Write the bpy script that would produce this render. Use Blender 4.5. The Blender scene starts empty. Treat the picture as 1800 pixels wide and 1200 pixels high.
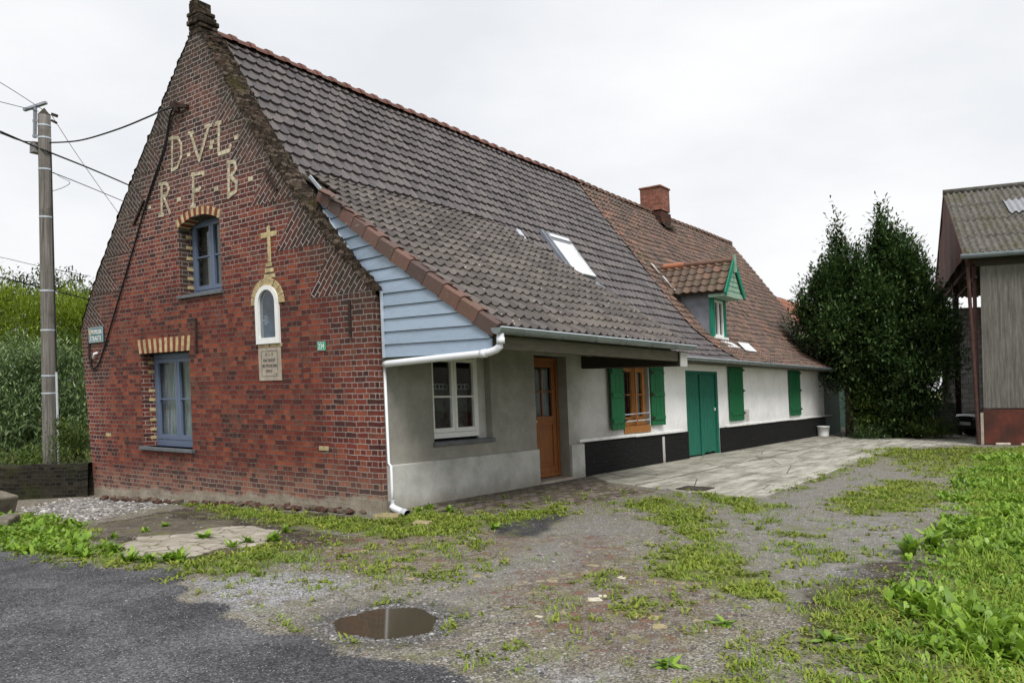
import bpy, math, random
import numpy as np
from mathutils import Vector, Matrix
from mathutils.geometry import delaunay_2d_cdt
random.seed(7); RS = np.random.RandomState(7)
scene = bpy.context.scene
COL = scene.collection
# ------------------------------------------------------------------ survey of the photograph (pixel -> real plane)
F, CX, CY = 1355.0, 900.0, 647.0
def _n(v): return v/np.linalg.norm(v)
VX = _n(np.array([1915-CX, 683-CY, F])); VY = np.array([-912-CX, 705-CY, F]); VY = _n(VY-VX*VX.dot(VY))
VZ = np.cross(VX, VY)
M = np.array([VX, VY, VZ])
_d = M@np.array([672-CX, 900-CY, F]); CAM = -_d*(-1.55/_d[2]); CAM[2] = 1.55
SX, SY = -0.044, 0.008                        # the old house leans a little
def shear(p): return (p[0]+SX*p[2], p[1]+SY*p[2], p[2])
def ident(p): return p
def ray(u, v): return M@np.array([u-CX, v-CY, F])
def bp(u, v, n, dd, sh=True):
    r = ray(u, v); c = CAM
    if sh:
        c = np.array([c[0]-SX*c[2], c[1]-SY*c[2], c[2]]); r = np.array([r[0]-SX*r[2], r[1]-SY*r[2], r[2]])
    n = np.array(n, float); t = (dd-n.dot(c))/n.dot(r); return c+t*r
def gab(u, v, x=0.): return bp(u, v, (1, 0, 0), x)
def fr(u, v, y=0.): return bp(u, v, (0, 1, 0), y)
def W(u, v, d): return CAM+M@np.array([u-CX, v-CY, F])/F*d
def gz(x, y): return -0.045*np.clip(y, 0, 9)*np.clip((3-np.asarray(x, float))/1.5, 0, 1)
def G(u, v):
    z = 0.
    for _ in range(6):
        p = bp(u, v, (0, 0, 1), z, False); z = float(gz(p[0], p[1]))
    return p
# ------------------------------------------------------------------ object helpers
def tag(o, label=None, cat=None, group=None, kind=None):
    if label: o['label'] = label
    if cat: o['category'] = cat
    if group: o['group'] = group
    if kind: o['kind'] = kind
    return o
def thing(name, loc, label, cat, group=None):
    o = bpy.data.objects.new(name, None); COL.objects.link(o); o.location = loc; o.empty_display_size = .2
    return tag(o, label, cat, group)
def wloc(o):
    v = Vector((0, 0, 0))
    while o is not None: v += o.location; o = o.parent
    return v
class MB:
    def __init__(s): s.v = []; s.f = []; s.m = []; s.c = []; s.uv = {}
    def add(s, vs, fs, mi=0, c=None, uvs=None):
        b = len(s.v); s.v += [tuple(map(float, p)) for p in vs]
        if c is None: c = random.random()
        for k, f in enumerate(fs):
            if uvs is not None: s.uv[len(s.f)] = [uvs[i] for i in f]
            s.f.append([b+i for i in f]); s.m.append(mi); s.c.append(c)
    def boxm(s, mp, a0, a1, z0, z1, d0, d1, mi=0, c=None):
        vs = [mp(a, z, d) for d in (d0, d1) for z in (z0, z1) for a in (a0, a1)]
        s.add(vs, [(0, 1, 3, 2), (4, 6, 7, 5), (0, 4, 5, 1), (2, 3, 7, 6), (0, 2, 6, 4), (1, 5, 7, 3)], mi, c)
    def box(s, x0, x1, y0, y1, z0, z1, mi=0, c=None): s.boxm(lambda a, z, d: (a, d, z), x0, x1, z0, z1, y0, y1, mi, c)
    def bar(s, p, q, w, h, mi=0, up=(0, 0, 1), c=None):
        p, q, up = Vector(p), Vector(q), Vector(up); d = (q-p).normalized(); a = d.cross(up)
        if a.length < 1e-4: a = d.cross(Vector((1, 0, 0)))
        a.normalize(); b = a.cross(d)
        vs = [o+a*x*w/2+b*y*h/2 for o in (p, q) for x, y in ((-1, -1), (1, -1), (1, 1), (-1, 1))]
        s.add(vs, [(3, 2, 1, 0), (4, 5, 6, 7), (0, 1, 5, 4), (1, 2, 6, 5), (2, 3, 7, 6), (3, 0, 4, 7)], mi, c)
    def tube(s, pts, r, n=8, mi=0, caps=True, r2=None, c=None):
        pts = [Vector(p) for p in pts]; vs = []; fs = []; k = len(pts)
        for i, p in enumerate(pts):
            d = (pts[min(i+1, k-1)]-pts[max(i-1, 0)]).normalized()
            a = d.cross(Vector((0, 0, 1)) if abs(d.z) < .95 else Vector((1, 0, 0))).normalized(); b = a.cross(d)
            rr = r if r2 is None else r+(r2-r)*i/(k-1)
            vs += [p+(a*math.cos(t)+b*math.sin(t))*rr for t in [2*math.pi*j/n for j in range(n)]]
        for i in range(k-1):
            for j in range(n): fs.append((i*n+j, i*n+(j+1) % n, (i+1)*n+(j+1) % n, (i+1)*n+j))
        if caps: fs += [tuple(range(n))[::-1], tuple((k-1)*n+j for j in range(n))]
        s.add(vs, fs, mi, c)
    def poly(s, pts, mi=0, c=None): s.add(pts, [tuple(range(len(pts)))], mi, c)
    def prism(s, pts, off, mi=0, c=None):
        n = len(pts); off = Vector(off); vs = [Vector(p) for p in pts]+[Vector(p)+off for p in pts]
        s.add(vs, [tuple(range(n)), tuple(range(n, 2*n))[::-1]]+[(i, i+n, (i+1) % n+n, (i+1) % n) for i in range(n)], mi, c)
    def build(s, name, mats, parent=None, xf=ident, smooth=False, bevel=0, loc=None):
        me = bpy.data.meshes.new(name)
        off = wloc(parent) if parent else Vector(loc or (0, 0, 0))
        me.from_pydata([tuple(Vector(xf(p))-off) for p in s.v], [], s.f)
        for m in (mats if isinstance(mats, list) else [mats]): me.materials.append(m)
        me.polygons.foreach_set('material_index', s.m)
        at = me.attributes.new('rnd', 'FLOAT', 'FACE'); at.data.foreach_set('value', s.c)
        ul = me.uv_layers.new(name='UVMap'); buf = []
        V = s.v
        for i, f in enumerate(s.f):
            if i in s.uv: 
                for q in s.uv[i]: buf += q
                continue
            nx = ny = nz = 0.
            for k in range(len(f)):
                a, b = V[f[k]], V[f[(k+1) % len(f)]]
                nx += (a[1]-b[1])*(a[2]+b[2]); ny += (a[2]-b[2])*(a[0]+b[0]); nz += (a[0]-b[0])*(a[1]+b[1])
            nx, ny, nz = abs(nx), abs(ny), abs(nz)
            for k in f:
                p = V[k]
                if nx >= ny and nx >= nz: buf += (p[1], p[2])
                elif ny >= nz: buf += (p[0], p[2])
                else: buf += (p[0], p[1])
        ul.data.foreach_set('uv', buf)
        if smooth: me.polygons.foreach_set('use_smooth', [True]*len(s.f))
        me.update()
        o = bpy.data.objects.new(name, me); COL.objects.link(o)
        if parent: o.parent = parent
        else: o.location = off
        if bevel:
            b = o.modifiers.new('bevel', 'BEVEL'); b.width = bevel; b.segments = 2; b.limit_method = 'ANGLE'
        return o
def build_each(mb, name, mats, parent=None, xf=ident, **kw):
    "one object for every separate piece collected in mb"
    groups = {}
    par = list(range(len(mb.v)))
    def find(i):
        while par[i] != i: par[i] = par[par[i]]; i = par[i]
        return i
    for f in mb.f:
        for k in f[1:]: par[find(k)] = find(f[0])
    for fi, f in enumerate(mb.f): groups.setdefault(find(f[0]), []).append(fi)
    for fl in groups.values():
        q = MB(); ids = sorted({k for fi in fl for k in mb.f[fi]}); mp_ = {k: i for i, k in enumerate(ids)}
        q.v = [mb.v[k] for k in ids]; q.f = [[mp_[k] for k in mb.f[fi]] for fi in fl]; q.m = [mb.m[fi] for fi in fl]; q.c = [mb.c[fi] for fi in fl]
        q.uv = {i: mb.uv[fi] for i, fi in enumerate(fl) if fi in mb.uv}
        q.build(name, mats, parent, xf, **kw)
def np_mesh(name, V, Q, mat, rnd=None, parent=None, loc=(0, 0, 0), smooth=False):
    """fast mesh: V (n,3), Q (m,4)"""
    me = bpy.data.meshes.new(name); k = Q.shape[1]
    off = np.array(wloc(parent) if parent else loc)
    me.vertices.add(len(V)); me.vertices.foreach_set('co', (V-off).astype(np.float32).ravel())
    me.loops.add(Q.size); me.loops.foreach_set('vertex_index', Q.astype(np.int32).ravel())
    me.polygons.add(len(Q)); me.polygons.foreach_set('loop_start', (np.arange(len(Q))*k).astype(np.int32))
    me.polygons.foreach_set('loop_total', np.full(len(Q), k, np.int32))
    if smooth: me.polygons.foreach_set('use_smooth', np.ones(len(Q), bool))
    me.update(calc_edges=True); me.validate()
    at = me.attributes.new('rnd', 'FLOAT', 'FACE')
    at.data.foreach_set('value', (rnd if rnd is not None else RS.rand(len(Q))).astype(np.float32))
    me.materials.append(mat)
    o = bpy.data.objects.new(name, me); COL.objects.link(o)
    if parent: o.parent = parent
    else: o.location = loc
    return o
# ------------------------------------------------------------------ material helpers
class Mat:
    def __init__(s, name, rough=.8, spec=.3, metal=0.):
        s.m = bpy.data.materials.new(name); s.m.use_nodes = True; s.t = s.m.node_tree; s.N = s.t.nodes
        s.b = s.N['Principled BSDF']; s.b.inputs['Roughness'].default_value = rough
        s.b.inputs['Specular IOR Level'].default_value = spec; s.b.inputs['Metallic'].default_value = metal
    def set(s, sock, v):
        if v is None: return
        if hasattr(v, 'is_linked'): s.t.links.new(v, sock)
        elif isinstance(v, (tuple, list)) and len(v) == 3 and sock.type == 'RGBA': sock.default_value = (*v, 1)
        else: sock.default_value = v
    def uv(s):
        if not hasattr(s, '_uv'): s._uv = s.N.new('ShaderNodeUVMap').outputs[0]
        return s._uv
    def pos(s):
        if not hasattr(s, '_p'): s._p = s.N.new('ShaderNodeNewGeometry').outputs['Position']
        return s._p
    def attr(s, name, out='Fac'):
        n = s.N.new('ShaderNodeAttribute'); n.attribute_name = name; return n.outputs[out]
    def sep(s, v):
        n = s.N.new('ShaderNodeSeparateXYZ'); s.set(n.inputs[0], v); return n.outputs
    def map(s, v, sc=(1, 1, 1), loc=(0, 0, 0), rot=(0, 0, 0)):
        n = s.N.new('ShaderNodeMapping'); s.set(n.inputs[0], v); n.inputs['Scale'].default_value = sc
        n.inputs['Location'].default_value = loc; n.inputs['Rotation'].default_value = rot; return n.outputs[0]
    def noise(s, scale, detail=4, rough=.6, v=None, dist=0., col=False):
        n = s.N.new('ShaderNodeTexNoise'); s.set(n.inputs['Vector'], v if v is not None else s.pos())
        n.inputs['Scale'].default_value = scale; n.inputs['Detail'].default_value = detail
        n.inputs['Roughness'].default_value = rough; n.inputs['Distortion'].default_value = dist
        return n.outputs['Color' if col else 'Fac']
    def voro(s, scale, v=None, out='Color', feat='F1', rand=1.):
        n = s.N.new('ShaderNodeTexVoronoi'); s.set(n.inputs['Vector'], v if v is not None else s.pos()); n.feature = feat
        n.inputs['Scale'].default_value = scale; n.inputs['Randomness'].default_value = rand; return n.outputs[out]
    def math(s, op, a, b=None, c=None, clamp=False):
        n = s.N.new('ShaderNodeMath'); n.operation = op; n.use_clamp = clamp
        for i, x in enumerate((a, b, c)): s.set(n.inputs[i], x)
        return n.outputs[0]
    def ss(s, x, lo, hi):
        n = s.N.new('ShaderNodeMapRange'); n.interpolation_type = 'SMOOTHSTEP'; s.set(n.inputs[0], x)
        n.inputs[1].default_value = lo; n.inputs[2].default_value = hi; return n.outputs[0]
    def ramp(s, f, stops, const=False):
        n = s.N.new('ShaderNodeValToRGB'); s.set(n.inputs[0], f); e = n.color_ramp.elements
        if const: n.color_ramp.interpolation = 'CONSTANT'
        while len(e) < len(stops): e.new(.5)
        for k, (p, c) in enumerate(stops): e[k].position = p; e[k].color = (*((c,)*3 if isinstance(c, float) else c), 1)
        return n.outputs[0]
    def mix(s, f, a, b, mode='MIX'):
        n = s.N.new('ShaderNodeMix'); n.data_type = 'RGBA'; n.blend_type = mode
        s.set(n.inputs[0], f); s.set(n.inputs[6], a); s.set(n.inputs[7], b); return n.outputs[2]
    def bump(s, h, strength=.5, dist=.01, n0=None):
        n = s.N.new('ShaderNodeBump'); n.inputs['Strength'].default_value = strength; n.inputs['Distance'].default_value = dist
        s.set(n.inputs['Height'], h); s.set(n.inputs['Normal'], n0); return n.outputs[0]
    def out(s, col=None, rough=None, normal=None, **k):
        s.set(s.b.inputs['Base Color'], col); s.set(s.b.inputs['Roughness'], rough); s.set(s.b.inputs['Normal'], normal)
        return s.m
def simple(name, c, rough=.7, spec=.3, metal=0., var=.25, sc=6., bs=.0, dirt=0.):
    m = Mat(name, rough, spec, metal); n = m.noise(sc, 6, .65)
    a = tuple(x*(1-var) for x in c); b = tuple(min(1, x*(1+var)) for x in c)
    col = m.ramp(n, [(.3, a), (.7, b)])
    if dirt: col = m.mix(m.math('MULTIPLY', m.ss(m.noise(2.2, 7, .7), .5, .75), dirt), col, tuple(x*.35 for x in c))
    return m.out(col, None, m.bump(m.noise(sc*8, 4), bs, .004) if bs else None)
def wood(name, c, rough=.55, var=.3, sc=(14, 14, 1.2), paint=False, wear=0., wc=(.25, .2, .15)):
    m = Mat(name, rough, .35); v = m.map(m.pos(), sc)
    n = m.noise(3, 8, .65, v, .4)
    col = m.ramp(n, [(.25, tuple(x*(1-var) for x in c)), (.75, tuple(min(1, x*(1+var)) for x in c))])
    if wear: col = m.mix(m.math('MULTIPLY', m.ss(m.noise(7, 8, .75, v), .58, .72), wear), col, wc)
    return m.out(col, None, m.bump(n, .25, .004))
def brick_nodes(m, v, row=.075, bw=.225, ms=.0075, squash=.5, wob=.02):
    w = m.N.new('ShaderNodeVectorMath'); w.operation = 'MULTIPLY_ADD'
    m.set(w.inputs[0], m.noise(5, 3, .6, v, 0, True)); w.inputs[1].default_value = (wob, wob, 0); m.set(w.inputs[2], v)
    n = m.N.new('ShaderNodeTexBrick'); n.offset = .5; n.offset_frequency = 2; n.squash = squash; n.squash_frequency = 2
    m.set(n.inputs['Vector'], w.outputs[0]); n.inputs['Color1'].default_value = (0, 0, 0, 1); n.inputs['Color2'].default_value = (1, 1, 1, 1)
    n.inputs['Mortar'].default_value = (.5, .5, .5, 1); n.inputs['Scale'].default_value = 1; n.inputs['Mortar Size'].default_value = ms
    n.inputs['Mortar Smooth'].default_value = .35; n.inputs['Brick Width'].default_value = bw; n.inputs['Row Height'].default_value = row
    return n.outputs['Color'], n.outputs['Fac']
REDS = [(0., (.055, .024, .022)), (.12, (.09, .026, .022)), (.3, (.13, .029, .023)), (.48, (.168, .039, .027)), (.68, (.212, .050, .031)), (.88, (.29, .080, .042)), (1., (.14, .058, .042))]
def gable_brick(name, weather=True, dark=0., base=REDS, mort=((.05, .042, .035), (.17, .145, .118)), squash=.5, src='uv'):
    m = Mat(name, .88, .2); uv = m.uv(); rnd, mor = brick_nodes(m, uv, squash=squash, wob=.03)
    fine = m.noise(40, 6, .7, uv); big = m.noise(1.3, 5, .65, uv)
    col = m.ramp(m.math('ADD', rnd, m.math('MULTIPLY', m.math('SUBTRACT', big, .5), 1.1)), base)
    col = m.mix(m.math('MULTIPLY', m.ss(fine, .42, .75), .55), col, (.085, .026, .024))
    patch = m.ss(m.noise(2.1, 7, .75, uv), .5, .66); col = m.mix(m.math('MULTIPLY', patch, .55), col, (.06, .032, .03))
    soot = m.ss(m.noise(.9, 8, .78, m.map(uv, (1, .6, 1), (3, 7, 0))), .52, .68); col = m.mix(m.math('MULTIPLY', soot, .5), col, (.045, .033, .03))
    col = m.mix(m.math('MULTIPLY', m.ss(m.noise(17, 5, .7, uv), .6, .8), .5), col, (.40, .14, .09))
    gap = m.ss(mor, .35, .8)
    mcol = m.ramp(m.noise(9, 5, .7, uv), [(.3, mort[0]), (.65, mort[1])])
    if weather:
        y, z = (m.sep(uv)[0], m.sep(uv)[1]) if src == 'uv' else (m.sep(m.pos())[1], m.sep(m.pos())[2])
        # distance from the two rakes of the gable
        dr = m.math('SUBTRACT', y, m.math('MULTIPLY', m.math('SUBTRACT', z, 2.75), .80))
        dl = m.math('SUBTRACT', m.math('SUBTRACT', 8.3, m.math('MULTIPLY', m.math('SUBTRACT', z, 2.83), .905)), y)
        dl2 = m.math('SUBTRACT', 8.25, y)
        d = m.math('MINIMUM', m.math('MINIMUM', dr, dl), m.math('MINIMUM', dl2, m.math('ADD', y, .0)))
        dn = m.math('ADD', d, m.math('MULTIPLY', m.math('SUBTRACT', m.noise(2.6, 7, .75, uv), .5), 1.9))
        up = m.ss(z, 1.2, 3.1)
        edge = m.math('MULTIPLY', m.math('SUBTRACT', 1., m.ss(dn, .1, 1.15)), up)
        # pale mortar high up and along the edges
        wm = m.math('MAXIMUM', m.math('MULTIPLY', m.math('SUBTRACT', 1., m.ss(dn, .1, 1.5)), .8), m.ss(m.math('ADD', z, m.math('MULTIPLY', m.math('SUBTRACT', big, .5), 2.)), 2.4, 4.8))
        wm = m.math('MULTIPLY', wm, m.ss(z, -.1, .8))
        mcol = m.mix(wm, mcol, m.ramp(m.noise(6, 6, .7, uv), [(.3, (.27, .225, .20)), (.7, (.58, .52, .49))]))
        blackish = m.ramp(m.noise(14, 6, .75, uv), [(.3, (.02, .018, .015)), (.62, (.055, .045, .036)), (.8, (.15, .13, .11))])
        hi = m.ss(m.math('ADD', z, m.math('MULTIPLY', m.noise(1.5, 5, .7, uv), 2.2)), 4.5, 7.0)
        col = m.mix(m.math('MULTIPLY', hi, .78), col, m.ramp(rnd, [(0., (.035, .028, .026)), (.6, (.10, .052, .042)), (1., (.16, .08, .065))]))
        col = m.mix(m.math('MULTIPLY', edge, .82), col, blackish)
        mcol = m.mix(m.math('MULTIPLY', edge, .45), mcol, (.10, .09, .08))
        # salts
        salt = m.math('MULTIPLY', m.ss(m.noise(3.2, 8, .78, uv), .6, .74), m.math('SUBTRACT', 1., m.ss(d, .1, 1.3)))
        salt = m.math('MAXIMUM', salt, m.math('MULTIPLY', m.math('MULTIPLY', hi, m.ss(m.noise(8, 7, .8, uv), .54, .68)), .8))
        col = m.mix(m.math('MULTIPLY', salt, .7), col, (.42, .40, .38))
        # lower bricks greyer, cement skirt at the foot
        h = m.math('ADD', z, m.math('MULTIPLY', y, .045))
        hn = m.math('ADD', h, m.math('MULTIPLY', m.math('SUBTRACT', m.noise(1.7, 7, .7, uv), .5), .9))
        low = m.math('SUBTRACT', 1., m.ss(hn, .25, .75))
        col = m.mix(m.math('MULTIPLY', low, .6), col, m.ramp(rnd, [(0, (.08, .06, .055)), (.5, (.16, .10, .08)), (1., (.30, .16, .11))]))
        mcol = m.mix(low, mcol, (.30, .265, .22))
    col = m.mix(gap, col, mcol)
    hh = m.math('SUBTRACT', 1., mor)
    if weather:
        cem = m.math('SUBTRACT', 1., m.ss(m.math('ADD', h, m.math('MULTIPLY', m.math('SUBTRACT', m.noise(1.1, 6, .7, uv), .5), .55)), .10, .2))
        ccol = m.ramp(m.noise(3, 8, .7, uv), [(.3, (.16, .135, .10)), (.55, (.30, .265, .21)), (.75, (.40, .36, .31))])
        col = m.mix(cem, col, ccol); hh = m.math('MULTIPLY', hh, m.math('SUBTRACT', 1., m.math('MULTIPLY', cem, .8)))
    hh = m.math('ADD', m.math('ADD', hh, m.math('MULTIPLY', rnd, .25)), m.math('MULTIPLY', fine, .5))
    if dark: col = m.mix(dark, col, (.02, .018, .015))
    return m.out(col, None, m.bump(hh, .9, .014))
def leaf_mat(name, stops, rough=.5, trans=.25, spec=.3):
    m = Mat(name, rough, spec); r = m.attr('rnd')
    big = m.noise(.9, 3, .6)
    f = m.math('ADD', m.math('MULTIPLY', r, .75), m.math('MULTIPLY', big, .3))
    col = m.ramp(f, stops); m.set(m.b.inputs['Base Color'], col)
    tr = m.N.new('ShaderNodeBsdfTranslucent'); m.set(tr.inputs[0], col)
    mx = m.N.new('ShaderNodeMixShader'); mx.inputs[0].default_value = trans
    m.t.links.new(m.b.outputs[0], mx.inputs[1]); m.t.links.new(tr.outputs[0], mx.inputs[2])
    m.t.links.new(mx.outputs[0], m.N['Material Output'].inputs[0]); return m.m
def glass_mat(name, tint=(.55, .6, .6), a=.6):
    m = Mat(name, .04, .6)
    g = m.N.new('ShaderNodeBsdfGlossy'); g.inputs['Roughness'].default_value = .03
    t = m.N.new('ShaderNodeBsdfTransparent'); t.inputs[0].default_value = (*tint, 1)
    fz = m.N.new('ShaderNodeLayerWeight'); fz.inputs[0].default_value = .5
    k = m.math('ADD', m.math('MULTIPLY', m.math('POWER', fz.outputs['Facing'], 4.), .8), .09, clamp=True)
    mx = m.N.new('ShaderNodeMixShader'); m.set(mx.inputs[0], k)
    m.t.links.new(t.outputs[0], mx.inputs[1]); m.t.links.new(g.outputs[0], mx.inputs[2])
    m.t.links.new(mx.outputs[0], m.N['Material Output'].inputs[0]); return m.m
def tile_mat(name, stops, lich, lichc=(.36, .34, .30), sc=1., moss=0., spec=.35, rough=.6):
    m = Mat(name, rough, spec); r = m.attr('rnd'); big = m.noise(.7, 5, .65)
    col = m.ramp(m.math('ADD', m.math('MULTIPLY', r, .7), m.math('MULTIPLY', big, .4)), stops)
    fine = m.noise(22, 7, .75)
    col = m.mix(m.math('MULTIPLY', m.ss(fine, .45, .75), .45), col, tuple(x*.55 for x in stops[0][1]))
    col = m.mix(m.math('MULTIPLY', m.ss(m.noise(9, 6, .8), .62, .72), lich), col, lichc)
    col = m.mix(m.math('MULTIPLY', m.ss(m.voro(13, out='Distance'), .16, .09), m.math('MULTIPLY', m.ss(m.noise(2, 3), .48, .6), lich*1.4)), col, (.48, .47, .43))
    if moss: col = m.mix(m.math('MULTIPLY', m.ss(m.noise(1.6, 7, .75), .5, .7), moss), col, (.07, .075, .03))
    return m.out(col, None, m.bump(fine, .35, .006))
MT = {}
MT['brick'] = gable_brick('gable_brick')
MT['coping'] = None
def _cop():
    m = Mat('mossy_coping', .95, .1); p = m.pos()
    n = m.noise(13, 10, .82); vc = m.sep(m.voro(11, m.map(p, (.7, 1.2, 1.6)))); ve = m.voro(11, m.map(p, (.7, 1.2, 1.6)), 'Distance', 'DISTANCE_TO_EDGE')
    col = m.ramp(m.math('ADD', m.math('MULTIPLY', n, .8), m.math('MULTIPLY', m.math('SUBTRACT', vc[0], .5), .35)), [(.25, (.022, .017, .012)), (.42, (.062, .048, .036)), (.55, (.12, .092, .07)), (.68, (.20, .165, .14)), (.8, (.38, .36, .33))])
    col = m.mix(m.math('MULTIPLY', m.ss(m.noise(2.6, 7, .75), .52, .66), .6), col, (.085, .075, .022))
    col = m.mix(m.math('MULTIPLY', m.ss(ve, .05, .01), .6), col, (.015, .012, .01))
    col = m.mix(m.ss(m.noise(30, 5, .75), .66, .72), col, (.45, .44, .41))
    col = m.mix(m.math('MULTIPLY', m.ss(m.noise(3.7, 6, .75), .55, .68), .55), col, (.11, .045, .035))
    return m.out(col, None, m.bump(m.math('ADD', n, m.math('MULTIPLY', m.ss(ve, .0, .06), .4)), 1., .05))
MT['coping'] = _cop()
MT['finial'] = MT['coping']
MT['chimney'] = gable_brick('chimney_brick', False, 0., [(0., (.19, .075, .055)), (.5, (.28, .10, .068)), (1., (.36, .15, .10))])
MT['chimney_dark'] = gable_brick('chimney_foot_brick', False, .55)
MT['yellow'] = simple('yellow_brick', (.46, .38, .21), .88, .2, var=.42, sc=11, bs=.6, dirt=.55)
def _let():
    m = Mat('pale_lettering_brick', .9, .15); uv = m.uv(); rnd, mor = brick_nodes(m, uv, .075, .11, .008, 1., .02)
    n = m.noise(14, 8, .78); col = m.ramp(m.math('ADD', m.math('MULTIPLY', n, .7), m.math('MULTIPLY', rnd, .3)), [(.28, (.30, .26, .18)), (.5, (.52, .46, .33)), (.72, (.66, .60, .45))])
    col = m.mix(m.math('MULTIPLY', m.ss(m.noise(9, 8, .8), .57, .66), .6), col, (.13, .085, .065)); col = m.mix(m.math('MULTIPLY', mor, .55), col, (.27, .23, .19))
    return m.out(col, None, m.bump(m.math('SUBTRACT', n, mor), .8, .01))
MT['letter'] = _let()
MT['redbrick'] = simple('red_header', (.20, .05, .035), .85, .2, var=.35, sc=12, bs=.5)
def _render(name):
    m = Mat(name, .85, .25); uv = m.uv(); x, z, _ = m.sep(uv)
    n = m.noise(1.6, 8, .68); n2 = m.noise(9, 7, .7)
    grey = m.ramp(n, [(.3, (.21, .205, .185)), (.5, (.29, .28, .25)), (.7, (.39, .38, .35))])
    pale = m.ramp(n, [(.3, (.38, .37, .35)), (.7, (.54, .53, .51))])
    white = m.ramp(n, [(.3, (.74, .74, .73)), (.6, (.86, .86, .86))])
    xn = m.math('ADD', x, m.math('MULTIPLY', m.math('SUBTRACT', n, .5), .5))
    col = m.mix(m.ss(xn, 4.2, 5.3), grey, pale); col = m.mix(m.ss(xn, 7.5, 8.1), col, white)
    col = m.mix(m.math('MULTIPLY', m.ss(n2, .55, .72), .22), col, (.16, .15, .13))
    zn = m.math('ADD', z, m.math('MULTIPLY', m.noise(3, 6, .7), .5))
    col = m.mix(m.math('MULTIPLY', m.math('SUBTRACT', 1., m.ss(zn, .2, .65)), .3), col, (.17, .15, .10))
    stain = m.ss(m.noise(1.2, 8, .8, m.map(m.pos(), (3, 3, .8))), .56, .7)
    col = m.mix(m.math('MULTIPLY', stain, .22), col, (.24, .23, .20))
    splash = m.math('SUBTRACT', 1., m.ss(m.math('ADD', z, m.math('MULTIPLY', m.math('SUBTRACT', m.noise(4, 7, .75), .5), .8)), .68, 1.0)); col = m.mix(m.math('MULTIPLY', splash, .22), col, (.26, .24, .19))
    topd = m.ss(m.math('ADD', z, m.math('MULTIPLY', m.math('SUBTRACT', m.noise(5, 7, .75, m.map(m.pos(), (2, 2, .5))), .5), .5)), 1.95, 2.35); col = m.mix(m.math('MULTIPLY', topd, .16), col, (.22, .21, .18))
    return m.out(col, None, m.bump(m.math('ADD', n2, m.noise(2.5, 3)), .35, .012))
MT['render'] = _render('cement_and_limewash')
def _plinth():
    m = Mat('cement_plinth', .85, .25); n = m.noise(2, 8, .7); x, y, z = m.sep(m.pos())
    col = m.ramp(n, [(.3, (.33, .325, .30)), (.55, (.48, .475, .45)), (.75, (.58, .575, .55))])
    col = m.mix(m.math('MULTIPLY', m.ss(m.noise(6, 8, .8), .6, .68), .5), col, (.24, .235, .22))
    col = m.mix(m.math('MULTIPLY', m.math('SUBTRACT', 1., m.ss(m.math('ADD', z, m.math('MULTIPLY', n, .25)), .1, .4)), .55), col, (.17, .15, .09))
    return m.out(col, None, m.bump(m.noise(12, 6, .7), .25, .01))
MT['plinth'] = _plinth()
def _black():
    m = Mat('tarred_brick', .75, .2); uv = m.uv(); rnd, mor = brick_nodes(m, uv, .07, .22, .008)
    n = m.noise(20, 7, .75, uv)
    col = m.ramp(n, [(.3, (.004, .004, .0045)), (.7, (.013, .013, .014))])
    col = m.mix(m.math('MULTIPLY', m.ss(m.noise(11, 6, .8, m.map(uv, (1, 3.2, 1))), .60, .66), .6), col, (.22, .22, .21))
    return m.out(col, None, m.bump(m.math('ADD', m.math('SUBTRACT', 1., mor), m.math('MULTIPLY', n, .6)), 1., .03))
MT['black'] = _black()
MT['white'] = simple('white_paint', (.78, .78, .77), .5, .4, var=.05)
MT['whitewash'] = simple('limewashed_ledge', (.72, .72, .70), .8, .2, var=.12, bs=.4, dirt=.5)
MT['pvc'] = simple('white_plastic', (.74, .76, .80), .3, .5, var=.04)
MT['pvcgrey'] = simple('grey_plastic', (.50, .53, .57), .35, .5, var=.06)
MT['zinc'] = simple('zinc', (.20, .235, .24), .45, .5, .35, var=.2, sc=3)
MT['zinclight'] = simple('bright_zinc', (.52, .58, .64), .4, .5, .3, var=.15)
MT['lead'] = simple('lead_sheet', (.23, .25, .29), .55, .4, .2, var=.25, sc=4, dirt=.5)
MT['leadlight'] = simple('pale_flashing', (.66, .67, .68), .6, .4, var=.15, dirt=.3)
MT['bluegrey'] = wood('blue_grey_paint', (.115, .15, .225), .4, .12)
def _clad():
    m = Mat('blue_grey_cladding', .5, .4); r = m.attr('rnd'); v = m.map(m.pos(), (2, 2, 40))
    n = m.noise(4, 7, .65, v)
    col = m.ramp(m.math('ADD', m.math('MULTIPLY', n, .7), m.math('MULTIPLY', r, .3)), [(.25, (.245, .315, .405)), (.75, (.34, .42, .525))])
    col = m.mix(m.math('MULTIPLY', m.ss(m.noise(2.2, 8, .75, m.map(m.pos(), (1, 1, 2.5))), .46, .7), .45), col, (.20, .25, .30))
    return m.out(col, None, m.bump(n, .2, .003))
MT['clad'] = _clad()
MT['green'] = wood('green_shutter_paint', (.008, .115, .042), .5, .3, wear=.35, wc=(.006, .06, .022))
MT['greendoor'] = wood('sea_green_door_paint', (.012, .125, .083), .55, .35, wear=.4, wc=(.13, .16, .13))
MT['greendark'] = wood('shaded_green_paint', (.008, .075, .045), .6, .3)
MT['greentrim'] = wood('turquoise_trim_paint', (.012, .20, .125), .5, .2, wear=.2, wc=(.3, .35, .3))
MT['greenpale'] = simple('faded_green_boards', (.26, .38, .30), .6, .3, var=.2, dirt=.3)
MT['oak'] = wood('varnished_oak', (.22, .078, .022), .38, .45, (16, 16, 1.5))
MT['pine'] = wood('varnished_pine', (.31, .13, .035), .4, .4, (16, 16, 1.5))
MT['beam'] = wood('dark_beam', (.035, .028, .02), .8, .5, (2, 14, 14))
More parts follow.
